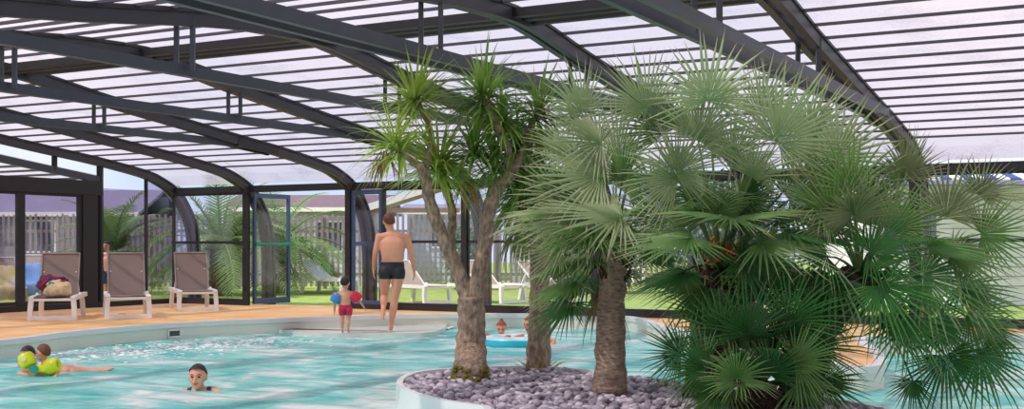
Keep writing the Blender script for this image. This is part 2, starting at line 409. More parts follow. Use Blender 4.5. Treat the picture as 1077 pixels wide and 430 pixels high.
bmf = fill(POOL, [], -1.3); bo = bm_obj('basin_floor', bmf, mat('pool_floor', (190, 225, 222), .5), basin); bo.location = -V((0, 12, -1.3))
# white coping lip
lip = MB(); cen = V((0, 11, 0)); vs = []
for i, p in enumerate(POOL):
    d = (POOL[(i+1) % N]-POOL[i-1]).normalized(); o_ = V((-d.y, d.x, 0)); 
    if o_.dot(p-cen) < 0: pass
    for q, z in ((-.02, .02), (.10, .02), (.10, -.01), (-.02, -.05)): vs.append(V((p.x, p.y, z))+V((d.y, -d.x, 0))*(-q))
lip.add(vs, [(4*i+k, 4*i+(k+1) % 4, (4*i+4+(k+1) % 4) % (4*N), (4*i+4+k) % (4*N)) for i in range(N) for k in range(4)])
lip.build('coping', mat('coping', (226, 226, 222), .5), basin)
# shallow ledge at the far end
ledge = smooth_loop([gr(310, 336, 0), gr(450, 331, 0), gr(470, 340, -.16), gr(455, 349, -.16), gr(390, 350.5, -.16), gr(325, 350, -.16), gr(290, 345, -.16)], 4)
lb = MB(); n_ = len(ledge); lb.add([V((p.x, p.y, -.16)) for p in ledge]+[V((p.x, p.y, -.5)) for p in ledge], [tuple(range(n_))]+[(i, i+n_, (i+1) % n_+n_, (i+1) % n_) for i in range(n_)])
lb.build('entry_ledge', mat('wet_ledge', (218, 222, 212), .25, noise_amt=.1, nscale=5), basin)
# skimmer openings in the pool wall
def skimmer(px, py, w_):
    c = gr(px, py, 0); i0 = min(range(N), key=lambda i: (POOL[i]-V((c.x, c.y, 0))).length); p = POOL[i0]
    d = (POOL[(i0+1) % N]-POOL[i0-1]).normalized(); inn = V((d.y, -d.x, 0))
    if inn.dot(V((0, 10, 0))-p) < 0: inn = -inn
    T = tag(wempty('pool_skimmer', V((p.x, p.y, -.14))), 'white framed skimmer slot in the pool wall '+w_, 'pool skimmer')
    f = MB(); c = V((p.x, p.y, -.135))+inn*.02
    for dx in (-.11, .11): f.box(c+d*dx, .02, .03, .11, d, inn)
    for dz in (-.05, .05): f.box(c+ZZ*dz, .24, .03, .02, d, inn)
    f.build('skimmer_frame', WHITE, T)
    f = MB(); f.box(c-inn*.012, .2, .004, .1, d, inn); f.build('skimmer_opening', mat('skimmer_dark', (60, 82, 70), .6), T)
skimmer(182, 341, 'below the loungers, its opening dark green')

def water_mat():
    m = bpy.data.materials.new('pool_water'); m.use_nodes = True; n = m.node_tree; n.nodes.remove(n.nodes['Principled BSDF'])
    t = n.nodes.new('ShaderNodeTexCoord'); mp = n.nodes.new('ShaderNodeMapping'); mp.inputs['Scale'].default_value = (1, 1.15, 1)
    n.links.new(t.outputs['Object'], mp.inputs[0])
    z = n.nodes.new('ShaderNodeTexNoise'); z.inputs['Scale'].default_value = 3.2; z.inputs['Detail'].default_value = 6; z.inputs['Distortion'].default_value = .8
    n.links.new(mp.outputs[0], z.inputs['Vector'])
    z2 = n.nodes.new('ShaderNodeTexNoise'); z2.inputs['Scale'].default_value = 1.1; z2.inputs['Detail'].default_value = 5; z2.inputs['Distortion'].default_value = 1.2
    n.links.new(mp.outputs[0], z2.inputs['Vector'])
    bp = n.nodes.new('ShaderNodeBump'); bp.inputs['Strength'].default_value = .55; bp.inputs['Distance'].default_value = .05
    n.links.new(z.outputs['Fac'], bp.inputs['Height'])
    r = n.nodes.new('ShaderNodeValToRGB'); e = r.color_ramp.elements
    e[0].position = .36; e[0].color = _lin((112, 214, 210)); e[1].position = .52; e[1].color = _lin((176, 238, 232)); x = e.new(.64); x.color = _lin((242, 253, 251))
    n.links.new(z2.outputs['Fac'], r.inputs[0])
    df = n.nodes.new('ShaderNodeBsdfDiffuse'); n.links.new(r.outputs[0], df.inputs[0]); n.links.new(bp.outputs[0], df.inputs['Normal'])
    tp = n.nodes.new('ShaderNodeBsdfTransparent'); tp.inputs[0].default_value = (.75, .95, .93, 1)
    m1 = n.nodes.new('ShaderNodeMixShader'); m1.inputs[0].default_value = .84
    n.links.new(tp.outputs[0], m1.inputs[1]); n.links.new(df.outputs[0], m1.inputs[2])
    gl = n.nodes.new('ShaderNodeBsdfGlossy'); gl.inputs['Roughness'].default_value = .06; n.links.new(bp.outputs[0], gl.inputs['Normal'])
    fr = n.nodes.new('ShaderNodeFresnel'); fr.inputs[0].default_value = 1.33; n.links.new(bp.outputs[0], fr.inputs['Normal'])
    mu = n.nodes.new('ShaderNodeMath'); mu.operation = 'MULTIPLY'; mu.inputs[1].default_value = .5; n.links.new(fr.outputs[0], mu.inputs[0])
    m2 = n.nodes.new('ShaderNodeMixShader'); n.links.new(mu.outputs[0], m2.inputs[0]); n.links.new(m1.outputs[0], m2.inputs[1]); n.links.new(gl.outputs[0], m2.inputs[2])
    n.links.new(m2.outputs[0], n.nodes['Material Output'].inputs[0]); return m
ISL = smooth_loop([gr(*p, .05) for p in ((417, 404), (424, 397), (445, 391.5), (490, 388), (560, 386.5), (615, 390), (658, 396), (776, 413), (877, 421.5), (935, 432))]
      +[V((2.55, 7.75, 0)), V((2.0, 7.35, 0)), V((.8, 7.4, 0)), V((-.1, 7.75, 0))]+[gr(*p, .05) for p in ((507, 430), (470, 424.5), (438, 417), (421, 410))], 5)
st = .085; vs = []; idx = {}; fs = []
x0, x1, y0, y1 = -8.8, 10.4, 2.3, 20.5
nx, ny = int((x1-x0)/st), int((y1-y0)/st)
def wv_h(x, y):
    return .016*noise.noise(V((x*1.3, y*2.0, 0)))+.011*noise.noise(V((x*3.5, y*5.0, 3)))+.006*noise.noise(V((x*8, y*10, 7)))
for j in range(ny+1):
    for i in range(nx+1):
        x, y = x0+i*st, y0+j*st
        idx[i, j] = len(vs); vs.append((x, y, ZW+wv_h(x, y)))
row_in = {}
for j in range(0, ny+1, 1):
    for i in range(nx+1):
        row_in[i, j] = inside(V((x0+i*st, y0+j*st)), POOL) and not inside(V((x0+i*st, y0+j*st)), ISL)
for j in range(ny):
    for i in range(nx):
        if row_in[i, j] or row_in[i+1, j] or row_in[i, j+1] or row_in[i+1, j+1]: fs.append((idx[i, j], idx[i+1, j], idx[i+1, j+1], idx[i, j+1]))
b = MB(); b.add(vs, fs); wat = b.build('water', water_mat(), smooth=True); tag(wat, 'rippled turquoise water filling the indoor pool around the planted island', 'water', kind='stuff')
# foam where the water laps the ledge and boils over the jets
random.seed(5)
FOAM = mat('foam', (250, 252, 252), .6)
def foam(name, label, pts, n, spread, r0, r1, z):
    b = MB()
    for k in range(n):
        t = random.random()*(len(pts)-1); i = int(t); c = V(pts[i]).lerp(V(pts[min(i+1, len(pts)-1)]), t-i)
        c += V((random.gauss(0, spread[0]), random.gauss(0, spread[1]), 0)); r = random.uniform(r0, r1)
        b.ell((c.x, c.y, z), (r*random.uniform(.8, 2.4), r, r*.35), 8, 4)
    tag(b.build(name, FOAM, smooth=True), label, 'foam', kind='stuff')
foam('foam', 'white foam lapping along the edge of the entry ledge by the standing man', [gr(325, 348, ZW), gr(365, 348.5, ZW), gr(410, 348.5, ZW), gr(456, 346, ZW)], 1000, (.14, .2), .012, .05, ZW+.02)
foam('foam', 'white bubbles boiling up from the jets below the skimmer', [gr(95, 375, ZW), gr(160, 368, ZW), gr(215, 362, ZW), gr(265, 358, ZW)], 700, (.5, .45), .006, .026, ZW+.004)

# ------------------------------------------------------------------ planted island
isl = tag(wempty('planter', (0.5, 9.0, ZW)), 'large white rimmed island planter standing in the pool, filled with grey gravel', 'planter')
n_ = len(ISL); ic = sum((p for p in ISL), V((0, 0, 0)))/n_
vs = []; fs = []
for i, p in enumerate(ISL):
    d = (ISL[(i+1) % n_]-ISL[i-1]).normalized(); o_ = V((d.y, -d.x, 0))
    if o_.dot(p-ic) < 0: o_ = -o_
    for q, z in ((0, -1.28), (0, .04), (.0, .07), (-.05, .07), (-.05, -.02)): vs.append(V((p.x, p.y, z))+o_*q)
for i in range(n_):
    for k in range(4): fs.append((5*i+k, 5*((i+1) % n_)+k, 5*((i+1) % n_)+k+1, 5*i+k+1))
b = MB(); b.add(vs, fs); b.build('planter_rim', mat('white_gelcoat', (236, 240, 238), .3), isl, smooth=False)
soil = bm_obj('soil', fill([V((p.x, p.y, 0)).lerp(V((ic.x, ic.y, 0)), .01) for p in ISL], [], .0), mat('dark_soil', (84, 76, 84), .9), isl); soil.location = -V(isl['_rooted'])
ISL_IN = [p.lerp(ic, .025) for p in ISL]
random.seed(11)
PEB = [mat('pebble_grey', (178, 168, 180), .75, noise_amt=.2, nscale=30), mat('pebble_dark', (144, 134, 148), .75, noise_amt=.2, nscale=30), mat('pebble_pale', (204, 196, 206), .75)]
def pebble_mesh(sd):
    rr = random.Random(sd); bm = bmesh.new(); bmesh.ops.create_icosphere(bm, subdivisions=2, radius=1)
    off = V((sd*3.1, sd*7.7, 0)); sx = (rr.uniform(.95, 1.35), rr.uniform(.75, 1.0), rr.uniform(.55, .8))
    for v in bm.verts:
        k = 1+.22*noise.noise(v.co*1.1+off); v.co = V((v.co.x*k*sx[0], v.co.y*k*sx[1], v.co.z*k*sx[2]))
    me = bpy.data.meshes.new('pebble'); bm.to_mesh(me); bm.free(); me.polygons.foreach_set('use_smooth', [True]*len(me.polygons)); return me
pm = []
for k in range(9):
    me = pebble_mesh(k); me.materials.append(PEB[k % 3]); pm.append(me)
bx0, bx1 = min(p.x for p in ISL), max(p.x for p in ISL); by0, by1 = min(p.y for p in ISL), max(p.y for p in ISL)
spots = []
g = .052; yy = by0; r_ = 0
while yy < by1:
    xx = bx0+(r_ % 2)*g/2
    while xx < bx1:
        p = V((xx+random.uniform(-.016, .016), yy+random.uniform(-.016, .016), 0))
        if inside(p, ISL_IN): spots.append(p)
        xx += g
    yy += g*.86; r_ += 1
spots2 = []
for p in spots:
    mound = .02*noise.noise(V((p.x*2, p.y*2, 4)))
    spots2.append((p, .02+mound, random.uniform(.024, .036), random.uniform(0, 6.28), random.randrange(9), random.uniform(-.4, .4), random.uniform(-.4, .4)))
for p in spots:
    if random.random() < .35:
        spots2.append((p+V((g/2, g/3, 0)), .052+.02*noise.noise(V((p.x*2, p.y*2, 4))), random.uniform(.022, .036), random.uniform(0, 6.28), random.randrange(9), random.uniform(-.5, .5), random.uniform(-.5, .5)))
def vis(p):
    px = CX+F_PX*p.x/p.y; py = HZ+(CAM_H-.05)*F_PX/p.y
    return 415 < px < 720 and py < 427
cand = sorted([q for q in spots2 if vis(q[0]) and q[1] > .02], key=lambda q: q[0].y)[:300]
cid = set(id(q) for q in cand)
for q in cand:
    o = bpy.data.objects.new('pebble', pm[q[4]]); COL.objects.link(o); o.location = (q[0].x, q[0].y, q[1]); o.scale = (q[2],)*3; o.rotation_euler = (q[5], q[6], q[3])
    tag(o, 'grey purple pebble in the near strip of the gravel bed under the palms', 'pebble', 'pebbles in the near strip of the gravel bed')
bm = bmesh.new()
for mi in range(3):
    pass
vsA = []; fsA = []; mi_ = []
base = []
for me in pm:
    base.append(([v.co.copy() for v in me.vertices], [tuple(f.vertices) for f in me.polygons]))
for q in spots2:
    if id(q) in cid: continue
    R = Matrix.Rotation(q[3], 3, 'Z') @ Matrix.Rotation(q[5], 3, 'X'); vv, ff = base[q[4]]; o = len(vsA)
    vsA += [tuple(R @ (c*q[2])+V((q[0].x, q[0].y, q[1]))) for c in vv]; fsA += [tuple(i+o for i in f) for f in ff]; mi_ += [q[4] % 3]*len(ff)
me = bpy.data.meshes.new('gravel'); me.from_pydata(vsA, [], fsA); 
for x in PEB: me.materials.append(x)
me.polygons.foreach_set('material_index', mi_); me.polygons.foreach_set('use_smooth', [True]*len(me.polygons)); bm.free()
gv = bpy.data.objects.new('gravel', me); COL.objects.link(gv); tag(gv, 'bed of rounded grey purple stones covering the island around the trunks', 'gravel', kind='stuff')

# ------------------------------------------------------------------ fan palms
PALE = leaf_mat('palm_leaf_silver', (172, 190, 142), (196, 178, 156), (124, 160, 100))
MID = leaf_mat('palm_leaf_green', (114, 150, 84), (174, 158, 124), (76, 120, 58))
DEEP = leaf_mat('palm_leaf_deep', (62, 114, 54), (126, 124, 84), (40, 88, 40))
BLG = leaf_mat('palm_leaf_blue_green', (82, 134, 70), (126, 130, 96), (54, 106, 54))
OLIVE = leaf_mat('palm_leaf_olive', (132, 142, 98), (160, 128, 116), (92, 116, 64))
DRY = leaf_mat('dry_leaf', (148, 116, 78), (120, 88, 60), (110, 84, 56))
BARK = mat('palm_bark', (178, 154, 134), .9, nscale=20, col2=(124, 102, 88), bump=.6, stretch=(1, 1, 3))
FIBRE = mat('palm_fibre', (92, 66, 48), .95, nscale=22, col2=(40, 28, 24), bump=1.0)
def fan(mb, hub, axis, nrm, L, rng, nseg=30, spread=2.3, droop=.18, cup=.12, width=.94):
    axis = V(axis).normalized(); nrm = V(nrm); nrm = (nrm-axis*nrm.dot(axis)).normalized(); side = axis.cross(nrm)
    da = 2*spread/nseg
    for i in range(nseg):
        a = -spread+(i+.5)*da+rng.uniform(-.015, .015)
        l = L*(1-.3*abs(a/spread)**2)*rng.uniform(.86, 1.08)
        def P(r, aa, lift=0):
            d = axis*math.cos(aa)+side*math.sin(aa)
            t = r/L
            return V(hub)+d*r+nrm*(cup*r*(1-t)+lift)-ZZ*(droop*L*t*t*(1+.5*abs(a)/spread))
        h = da/2*width; tw = rng.uniform(-.05, .05)
        f1, f2 = .36, .68
        w1 = h; w2 = h*.30
        pts = [V(hub), P(l*f1, a-w1, -.006), P(l*f1, a, .007), P(l*f1, a+w1, -.006),
               P(l*f2, a-w2+tw, -.002), P(l*f2, a+tw, .004), P(l*f2, a+w2+tw, -.002), P(l, a+tw*1.6)]
        mb.add(pts, [(0, 1, 2), (0, 2, 3), (1, 4, 5, 2), (2, 5, 6, 3), (4, 7, 5), (5, 7, 6)], [0.01, .36, .36, .36, .7, .7, .7, 1.0])
def petiole(mb, a, b, r=.009, sag=.04):
    a, b = V(a), V(b); mid = (a+b)/2+ZZ*sag
    pts = [a, a.lerp(mid, .5)+ZZ*sag*.3, mid, b.lerp(mid, .5)+ZZ*sag*.3, b]; mb.tube(pts, [r*1.8, r*1.3, r, r*.8, r*.7], 6, tips=[.2]*5)
def frond(parent, crown, hub, axis, nrm, L, m, rng, **k):
    b = MB(); petiole(b, crown, hub); fan(b, hub, axis, nrm, L, rng, **k); return b.build('frond', m, parent)
def palm_trunk(parent, pts, rad, m=BARK, skirt=True, rng=random.Random(1), rings=26):
    P = catmull([V(p) for p in pts], 8); n = len(P); b = MB(); rr = []
    for i in range(n):
        t = i/(n-1)*(len(rad)-1); k = int(min(t, len(rad)-2)); r = rad[k]+(rad[k+1]-rad[k])*(t-k)
        rr.append(r*(1+(.06 if i % 2 else -.03)))
    b.tube(P, rr, 16)
    for i, v in enumerate(b.v):
        q = V(v); b.v[i] = tuple(q+V((noise.noise(q*9), noise.noise(q*9+V((5, 5, 5))), 0))*.02)
    return b.build('trunk', m, parent, smooth=True)
def fibre_skirt(parent, c, r, h, n, rng, m=FIBRE):
    b = MB()
    for k in range(n):   # old leaf bases pointing up and out around the trunk
        a = rng.uniform(0, 6.28); z = rng.uniform(0, h); d = V((math.cos(a), math.sin(a), 0)); p = V(c)+d*r*.8+ZZ*z
        b.tube([p, p+d*.06+ZZ*.05, p+d*.1+ZZ*.13], [.02, .014, .004], 5)
    b.build('leaf_base', m, parent)

def make_palm(label, base, crown, trad, explicit, nrand, Lr, mats, seed, trunk_mats=BARK, tilt=0.0, rand_rmin=.35, rand_rmax=.62, el=(-25, 80), az=(0, 360), mid=None):
    rng = random.Random(seed)
    T = tag(wempty('fan_palm', base), label, 'palm')
    pts = [V(base)]+([V(mid)] if mid else [V(base).lerp(V(crown), .5)+V((tilt, 0, 0))])+[V(crown)]
    palm_trunk(T, pts, trad, trunk_mats)
    fibre_skirt(T, V(crown)-ZZ*.28, trad[-1], .3, 26, rng)
    for e in explicit:
        px, py, Y, ang, L, mm = e[:6]; face = e[6] if len(e) > 6 else 1.0; dy = e[7] if len(e) > 7 else -.25
        hub = at(px, py, Y); a = math.radians(ang); ax = V((math.cos(a), dy, math.sin(a)))
        nr = V((rng.uniform(-.75, .75), -1*face, .45+(1-face)*1.2+rng.uniform(-.3, .5)))
        frond(T, crown, hub, ax, nr, L, mm, rng, nseg=rng.randint(26, 34), spread=rng.uniform(1.6, 2.15), droop=rng.uniform(.05, .15), cup=rng.uniform(.0, .15))
    for k in range(nrand):
        a = math.radians(rng.uniform(*az)); e_ = math.radians(el[0]+(el[1]-el[0])*rng.random()); pl = rng.uniform(rand_rmin, rand_rmax)
        d = V((math.cos(a)*math.cos(e_), math.sin(a)*math.cos(e_), math.sin(e_)))
        hub = V(crown)+d*pl; ax = (d-ZZ*.35).normalized(); nr = ZZ*.9-d*.45+V((rng.uniform(-.4, .4), rng.uniform(-.6, .1), 0))
        frond(T, crown, hub, ax, nr, rng.uniform(*Lr), rng.choice(mats), rng, nseg=rng.randint(26, 34), spread=rng.uniform(1.7, 2.3), droop=rng.uniform(.1, .35), cup=rng.uniform(0, .2))
    return T
def inflorescence(T, c, n, seed):
    rg = random.Random(seed); b = MB()
    for k in range(n):
        d = V((rg.uniform(-1, 1), rg.uniform(-1, -.2), rg.uniform(-.2, 1))).normalized(); p = V(c)+d*.1; b.tube([V(c), p+d*.05], [.012, .008], 5)
        for j in range(14): b.ell(p+V((rg.gauss(0, .03), rg.gauss(0, .03), rg.gauss(0, .03))), (.011,)*3, 6, 4)
    b.build('flower_cluster', mat('orange_flowers', (206, 122, 52), .7), T)
def hanging_stalks(T, c, n, seed):
    rg = random.Random(seed); b = MB()
    for k in range(n):
        a = rg.uniform(PI, 2*PI); d = V((math.cos(a), math.sin(a), 0)); l = rg.uniform(.2, .45); p = V(c)+d*.1
        b.tube([p, p+d*.1+ZZ*.02, p+d*.15-ZZ*l*.5, p+d*.14-ZZ*l], [.006, .006, .005, .003], 5)
    b.build('dry_stalks', mat('straw_stalks', (198, 170, 110), .8), T)
# P1: single trunk on the left of the group
PL = make_palm('silvery fan palm with a bare trunk between the cordyline trees and the big clump', gr(641, 416, .04), at(645, 262, 9.1), [.135, .112, .10, .10],
    [(632, 150, 8.9, 150, .62, PALE), (680, 114, 8.5, 118, .56, PALE, 1.3, -.1), (655, 227, 8.5, 172, .70, PALE, .7), (632, 186, 8.7, 165, .66, PALE), (612, 118, 9.0, 110, .5, PALE), 
     (632, 250, 8.8, 180, .62, MID, .4), (620, 272, 9.2, 196, .62, MID, .25), (610, 225, 8.8, 200, .6, PALE), (590, 262, 9.1, 190, .4, PALE), (600, 160, 9.2, 160, .45, PALE),
     (676, 268, 9.3, -15, .45, DEEP, .4), (606, 296, 9.0, 204, .5, MID, .25), (600, 318, 8.9, 222, .45, DEEP, .35), (655, 285, 9.3, 240, .4, DEEP, .5), (690, 210, 9.2, 60, .5, MID), (650, 165, 9.4, 90, .6, PALE), (618, 292, 9.5, 214, .55, DEEP, .2), (590, 205, 9.0, 150, .45, PALE)],
    12, (.42, .55), [PALE, MID, MID], 3, az=(70, 290), el=(5, 75))
# P2: tall centre
PT = make_palm('tallest silvery fan palm, its upright fans reaching the roof bars', V((1.42, 8.75, .03)), at(757, 285, 8.7), [.17, .15, .16, .14],
    [(745, 106, 8.2, 88, .56, PALE, 1.4, -.05), (734, 146, 8.3, 70, .58, PALE), (711, 181, 8.1, 35, .46, PALE), (712, 187, 8.2, 160, .5, PALE), (790, 186, 8.2, 60, .40, PALE), (817, 149, 8.3, 50, .68, PALE, .8),
     (768, 229, 8.0, 170, .6, MID, .25), (768, 232, 8.0, 10, .6, MID, .25), (700, 140, 9.0, 120, .5, MID), (800, 120, 9.2, 75, .55, PALE), (850, 175, 8.9, 40, .6, OLIVE),
     (726, 250, 8.1, 190, .6, MID, .35), (800, 255, 8.0, -5, .6, MID, .35), (830, 210, 8.4, 20, .55, MID), (700, 230, 8.7, 170, .5, MID), (830, 245, 8.2, -10, .6, DEEP, .4),
     (850, 140, 8.7, 60, .5, PALE, .8), (770, 165, 8.6, 80, .45, PALE), (780, 275, 8.1, -20, .55, DEEP, .4), (720, 285, 8.2, 200, .5, DEEP, .4)],
    14, (.42, .58), [MID, MID, DEEP], 7, trunk_mats=FIBRE)
inflorescence(PT, at(757, 270, 8.55), 9, 4); hanging_stalks(PT, at(757, 292, 8.6), 16, 5)
# P3: low clump
make_palm('low deep green fan palm sprouting at the foot of the clump, close above the gravel', V((1.70, 8.1, .03)), at(795, 410, 8.0), [.12, .11, .12],
    [(787, 352, 7.7, 88, .46, DEEP), (741, 386, 7.7, 165, .42, DEEP), (760, 350, 7.9, 130, .42, DEEP), (716, 372, 7.8, 160, .34, DEEP), (830, 340, 7.8, 60, .46, DEEP), (836, 380, 7.6, 20, .38, MID), (775, 398, 7.5, 100, .3, MID),
     (810, 395, 7.5, 80, .32, DEEP), (855, 365, 7.8, 10, .42, DEEP), (755, 412, 7.6, 190, .3, DEEP), (745, 335, 8.1, 150, .42, DEEP, .7), (800, 315, 8.0, 80, .42, DEEP), (740, 300, 8.2, 180, .42, MID, .5), (865, 400, 7.7, -15, .35, DEEP), (850, 318, 8.0, 45, .45, DEEP)],
    22, (.30, .42), [DEEP, DEEP, MID], 12, trunk_mats=FIBRE, rand_rmin=.15, rand_rmax=.4, el=(0, 80))
# P4: leaning right
make_palm('fan palm leaning over the water, blue green fans hanging from its shaggy trunk', V((2.0, 8.35, .03)), at(905, 292, 8.3), [.16, .15, .15, .13],
    [(950, 189, 8.4, 88, .48, OLIVE), (995, 228, 8.2, 80, .52, OLIVE), (1032, 246, 8.1, 10, .42, MID), (940, 241, 8.1, 50, .46, MID), (957, 186, 8.7, 110, .4, OLIVE), (995, 374, 7.9, -75, .46, DEEP), (956, 335, 7.9, -85, .46, BLG),
     (1030, 372, 8.0, -60, .46, DEEP), (1018, 330, 8.1, -35, .46, MID), (970, 290, 7.9, -20, .52, BLG, .6), (1000, 265, 8.0, -15, .5, MID, .7), (925, 300, 7.8, -60, .45, BLG), (880, 230, 8.1, 120, .5, MID), (895, 200, 8.3, 95, .5, MID),
     (870, 270, 8.0, 170, .5, DEEP, .5), (1010, 300, 8.0, -25, .5, BLG, .6), (880, 165, 8.6, 70, .55, PALE), (915, 265, 7.8, 20, .45, DEEP, .6), (985, 340, 8.0, -50, .42, BLG), (1040, 345, 8.2, -50, .35, MID), (1030, 205, 8.4, 60, .36, OLIVE), (935, 330, 8.0, -50, .5, DEEP, .5),
     (910, 225, 8.3, 60, .45, DEEP), (960, 400, 7.9, -95, .28, DEEP)],
    11, (.38, .5), [MID, DEEP, OLIVE, MID], 21, trunk_mats=FIBRE, el=(-40, 70), mid=V((2.15, 8.35, .6)))

# ------------------------------------------------------------------ cordyline trees
CGR = leaf_mat('cordyline_leaf', (176, 198, 92), (176, 168, 100), (120, 158, 64), trans=.4)
CGR2 = leaf_mat('cordyline_leaf_dark', (132, 168, 78), (156, 156, 88), (88, 128, 56), trans=.4)
CBR = mat('cordyline_bark', (178, 156, 136), .9, nscale=34, col2=(120, 98, 84), bump=1.0, stretch=(1, 1, .45))
MOSS = mat('moss', (118, 112, 40), .95, noise_amt=.4, nscale=60)
def strap(mb, p, d, L, wd, rng, droop):
    d = V(d).normalized(); side = d.cross(ZZ)
    if side.length < .1: side = V((1, 0, 0))
    side.normalize(); n = 6; vs = []; tp = []; q = V(p); dd = d.copy()
    for i in range(n):
        t = i/(n-1); ww = wd*(.55+.9*t if t < .4 else (1-t)*1.5+.02)
        up = side.cross(dd).normalized()
        vs += [q-side*ww/2+up*ww*.2, q, q+side*ww/2+up*ww*.2]; tp += [t*.98+.01]*3
        dd = (dd-ZZ*droop*(.15+t*.6)).normalized(); q = q+dd*L/(n-1)
    fs = []
    for i in range(n-1): fs += [(3*i, 3*i+1, 3*i+4, 3*i+3), (3*i+1, 3*i+2, 3*i+5, 3*i+4)]
    mb.add(vs, fs, tp)
def head(parent, c, axis, n, L, rng, m, droop=(.05, .5), wd=.032, name='leaf_head', lo=-.5):
    b = MB(); axis = V(axis).normalized()
    for k in range(n):
        while True:
            d = V((rng.uniform(-1, 1), rng.uniform(-1, 1), rng.uniform(-1, 1)))
            if .2 < d.length < 1: d.normalize()
            else: continue
            if d.dot(axis) > lo: break
        p = V(c)-axis*rng.uniform(0, .14)+d*.015
        strap(b, p, d, L*rng.uniform(.7, 1.1), wd*rng.uniform(.8, 1.2), rng, rng.uniform(*droop))
    return b.build(name, m, parent)
def dead_skirt(parent, c, n, L, rng):
    b = MB()
    for k in range(n):
        a = rng.uniform(0, 6.28); d = V((math.cos(a)*.6, math.sin(a)*.6, -.5)); strap(b, V(c)+V((math.cos(a), math.sin(a), 0))*.02-ZZ*rng.uniform(0, .1), d, L*rng.uniform(.6, 1), .02, rng, .9)
    b.build('dead_leaves', DRY, parent)
def branch(parent, pts, rad, name='branch'):
    P = catmull(pts, 8); n = len(P); b = MB(); rad = [r*(.95 if name == 'trunk' else .76) for r in rad]; rr = [rad[0]+(rad[1]-rad[0])*i/(n-1) for i in range(n)]
    rr = [r*(1+.05*math.sin(i*1.7)) for i, r in enumerate(rr)]
    b.tube(P, rr, 14)
    for i, v in enumerate(b.v):
        q = V(v); b.v[i] = tuple(q+V((noise.noise(q*12), noise.noise(q*12+V((5, 5, 5))), 0))*.009)
    return b.build(name, CBR, parent, smooth=True)
dead_skirt(PL, at(634, 300, 9.15), 26, .5, random.Random(2))
rng = random.Random(31)
YC = 10.25
b0 = gr(495, 402, .03)
T = tag(wempty('cordyline_tree', b0), 'forked cordyline tree with pale rough stems and sword shaped leaves at the gravel edge', 'tree')
A_ = lambda px, py, dy=0: at(px, py, YC+dy)
branch(T, [b0, A_(495, 370), A_(496, 340), A_(495, 312)], (.155, .115), 'trunk')
m = MB()
for k in range(90):
    a = rng.uniform(0, 6.28); h = rng.uniform(0, .16)*rng.random(); m.ell(b0+V((math.cos(a)*(.155-h*.2), math.sin(a)*(.155-h*.2), h)), (.025, .025, .02), 6, 4)
m.build('moss', MOSS, T)
branch(T, [A_(493, 320), A_(483, 288), A_(468, 255, -.05), A_(453, 215, -.1), A_(447, 185, -.1), A_(441, 172, -.1)], (.095, .055))
branch(T, [A_(442, 176, -.1), A_(430, 166, -.12), A_(414, 154, -.15)], (.045, .032))
branch(T, [A_(446, 182, -.1), A_(452, 160), A_(452, 135, .05), A_(438, 106, .05)], (.045, .03))
branch(T, [A_(478, 280, .05), A_(474, 255, .15), A_(476, 225, .2), A_(470, 200, .2), A_(464, 175, .2)], (.06, .04))
branch(T, [A_(497, 322), A_(505, 285), A_(511, 250), A_(514, 222, .05), A_(524, 198, .1), A_(538, 182, .1)], (.10, .07))
branch(T, [A_(536, 185, .1), A_(536, 165, .1), A_(528, 140, .05), A_(515, 115, 0), A_(508, 98, 0)], (.06, .035))
branch(T, [A_(538, 184, .1), A_(550, 160, .15), A_(556, 138, .2), A_(566, 118, .2)], (.055, .03))
for px, py, dy, ax, n, L, mt, dr in ((437, 100, .05, (0, 0, 1), 120, .42, CGR, (.02, .3)), (412, 150, -.15, (-.5, 0, .6), 85, .42, CGR, (.1, .5)), (463, 168, .2, (.2, 0, 1), 190, .50, CGR, (.05, .5)),
        (500, 155, .1, (.1, 0, 1), 120, .44, CGR2, (.1, .5)), (508, 96, 0, (-.1, 0, 1), 160, .48, CGR2, (.02, .35)), (530, 125, .1, (.2, 0, 1), 110, .40, CGR2, (.1, .5)), (570, 112, .2, (.4, 0, 1), 130, .42, CGR2, (.1, .6)), (545, 150, .25, (.1, 0, 1), 110, .42, CGR2, (.2, .7)), (520, 170, .3, (0, 0, 1), 120, .46, CGR2, (.2, .6))):
    head(T, A_(px, py, dy), ax, int(n*(1.25 if mt is CGR else .9)), L*1.2, rng, mt, dr, wd=.027)
dead_skirt(T, A_(404, 158, -.15), 26, .36, rng); dead_skirt(T, A_(488, 185, .1), 20, .4, rng); dead_skirt(T, A_(560, 135, .2), 18, .3, rng)
b1 = gr(566, 389, .03); YB = b1.y
T = tag(wempty('cordyline_tree', b1), 'straight single stemmed cordyline behind the forked one, its long leaves hanging down', 'tree')
B_ = lambda px, py, dy=0: at(px, py, YB+dy)
branch(T, [b1, B_(567, 350), B_(568, 310), B_(566, 260), B_(560, 215), B_(556, 190)], (.125, .06), 'trunk')
for px, py, ax, n, L, dr in ((556, 190, (0, 0, 1), 150, .62, (.3, .8)), (548, 215, (-.4, 0, .5), 90, .62, (.5, .9)), (565, 165, (.1, 0, 1), 90, .5, (.1, .5))):
    head(T, B_(px, py), ax, n, L, rng, CGR2, dr, wd=.04)
for k in range(3): dead_skirt(T, B_(545+k*10, 235), 18, .5, rng)
m = MB()
for k in range(26):
    a = rng.uniform(0, 6.28); strap(m, b1+V((math.cos(a)*.13, math.sin(a)*.13-.03, .0)), V((math.cos(a), math.sin(a)*.6, .9)), .2, .018, rng, .4)
m.build('base_shoots', leaf_mat('yellow_shoots', (176, 156, 62), (186, 150, 80)), T)

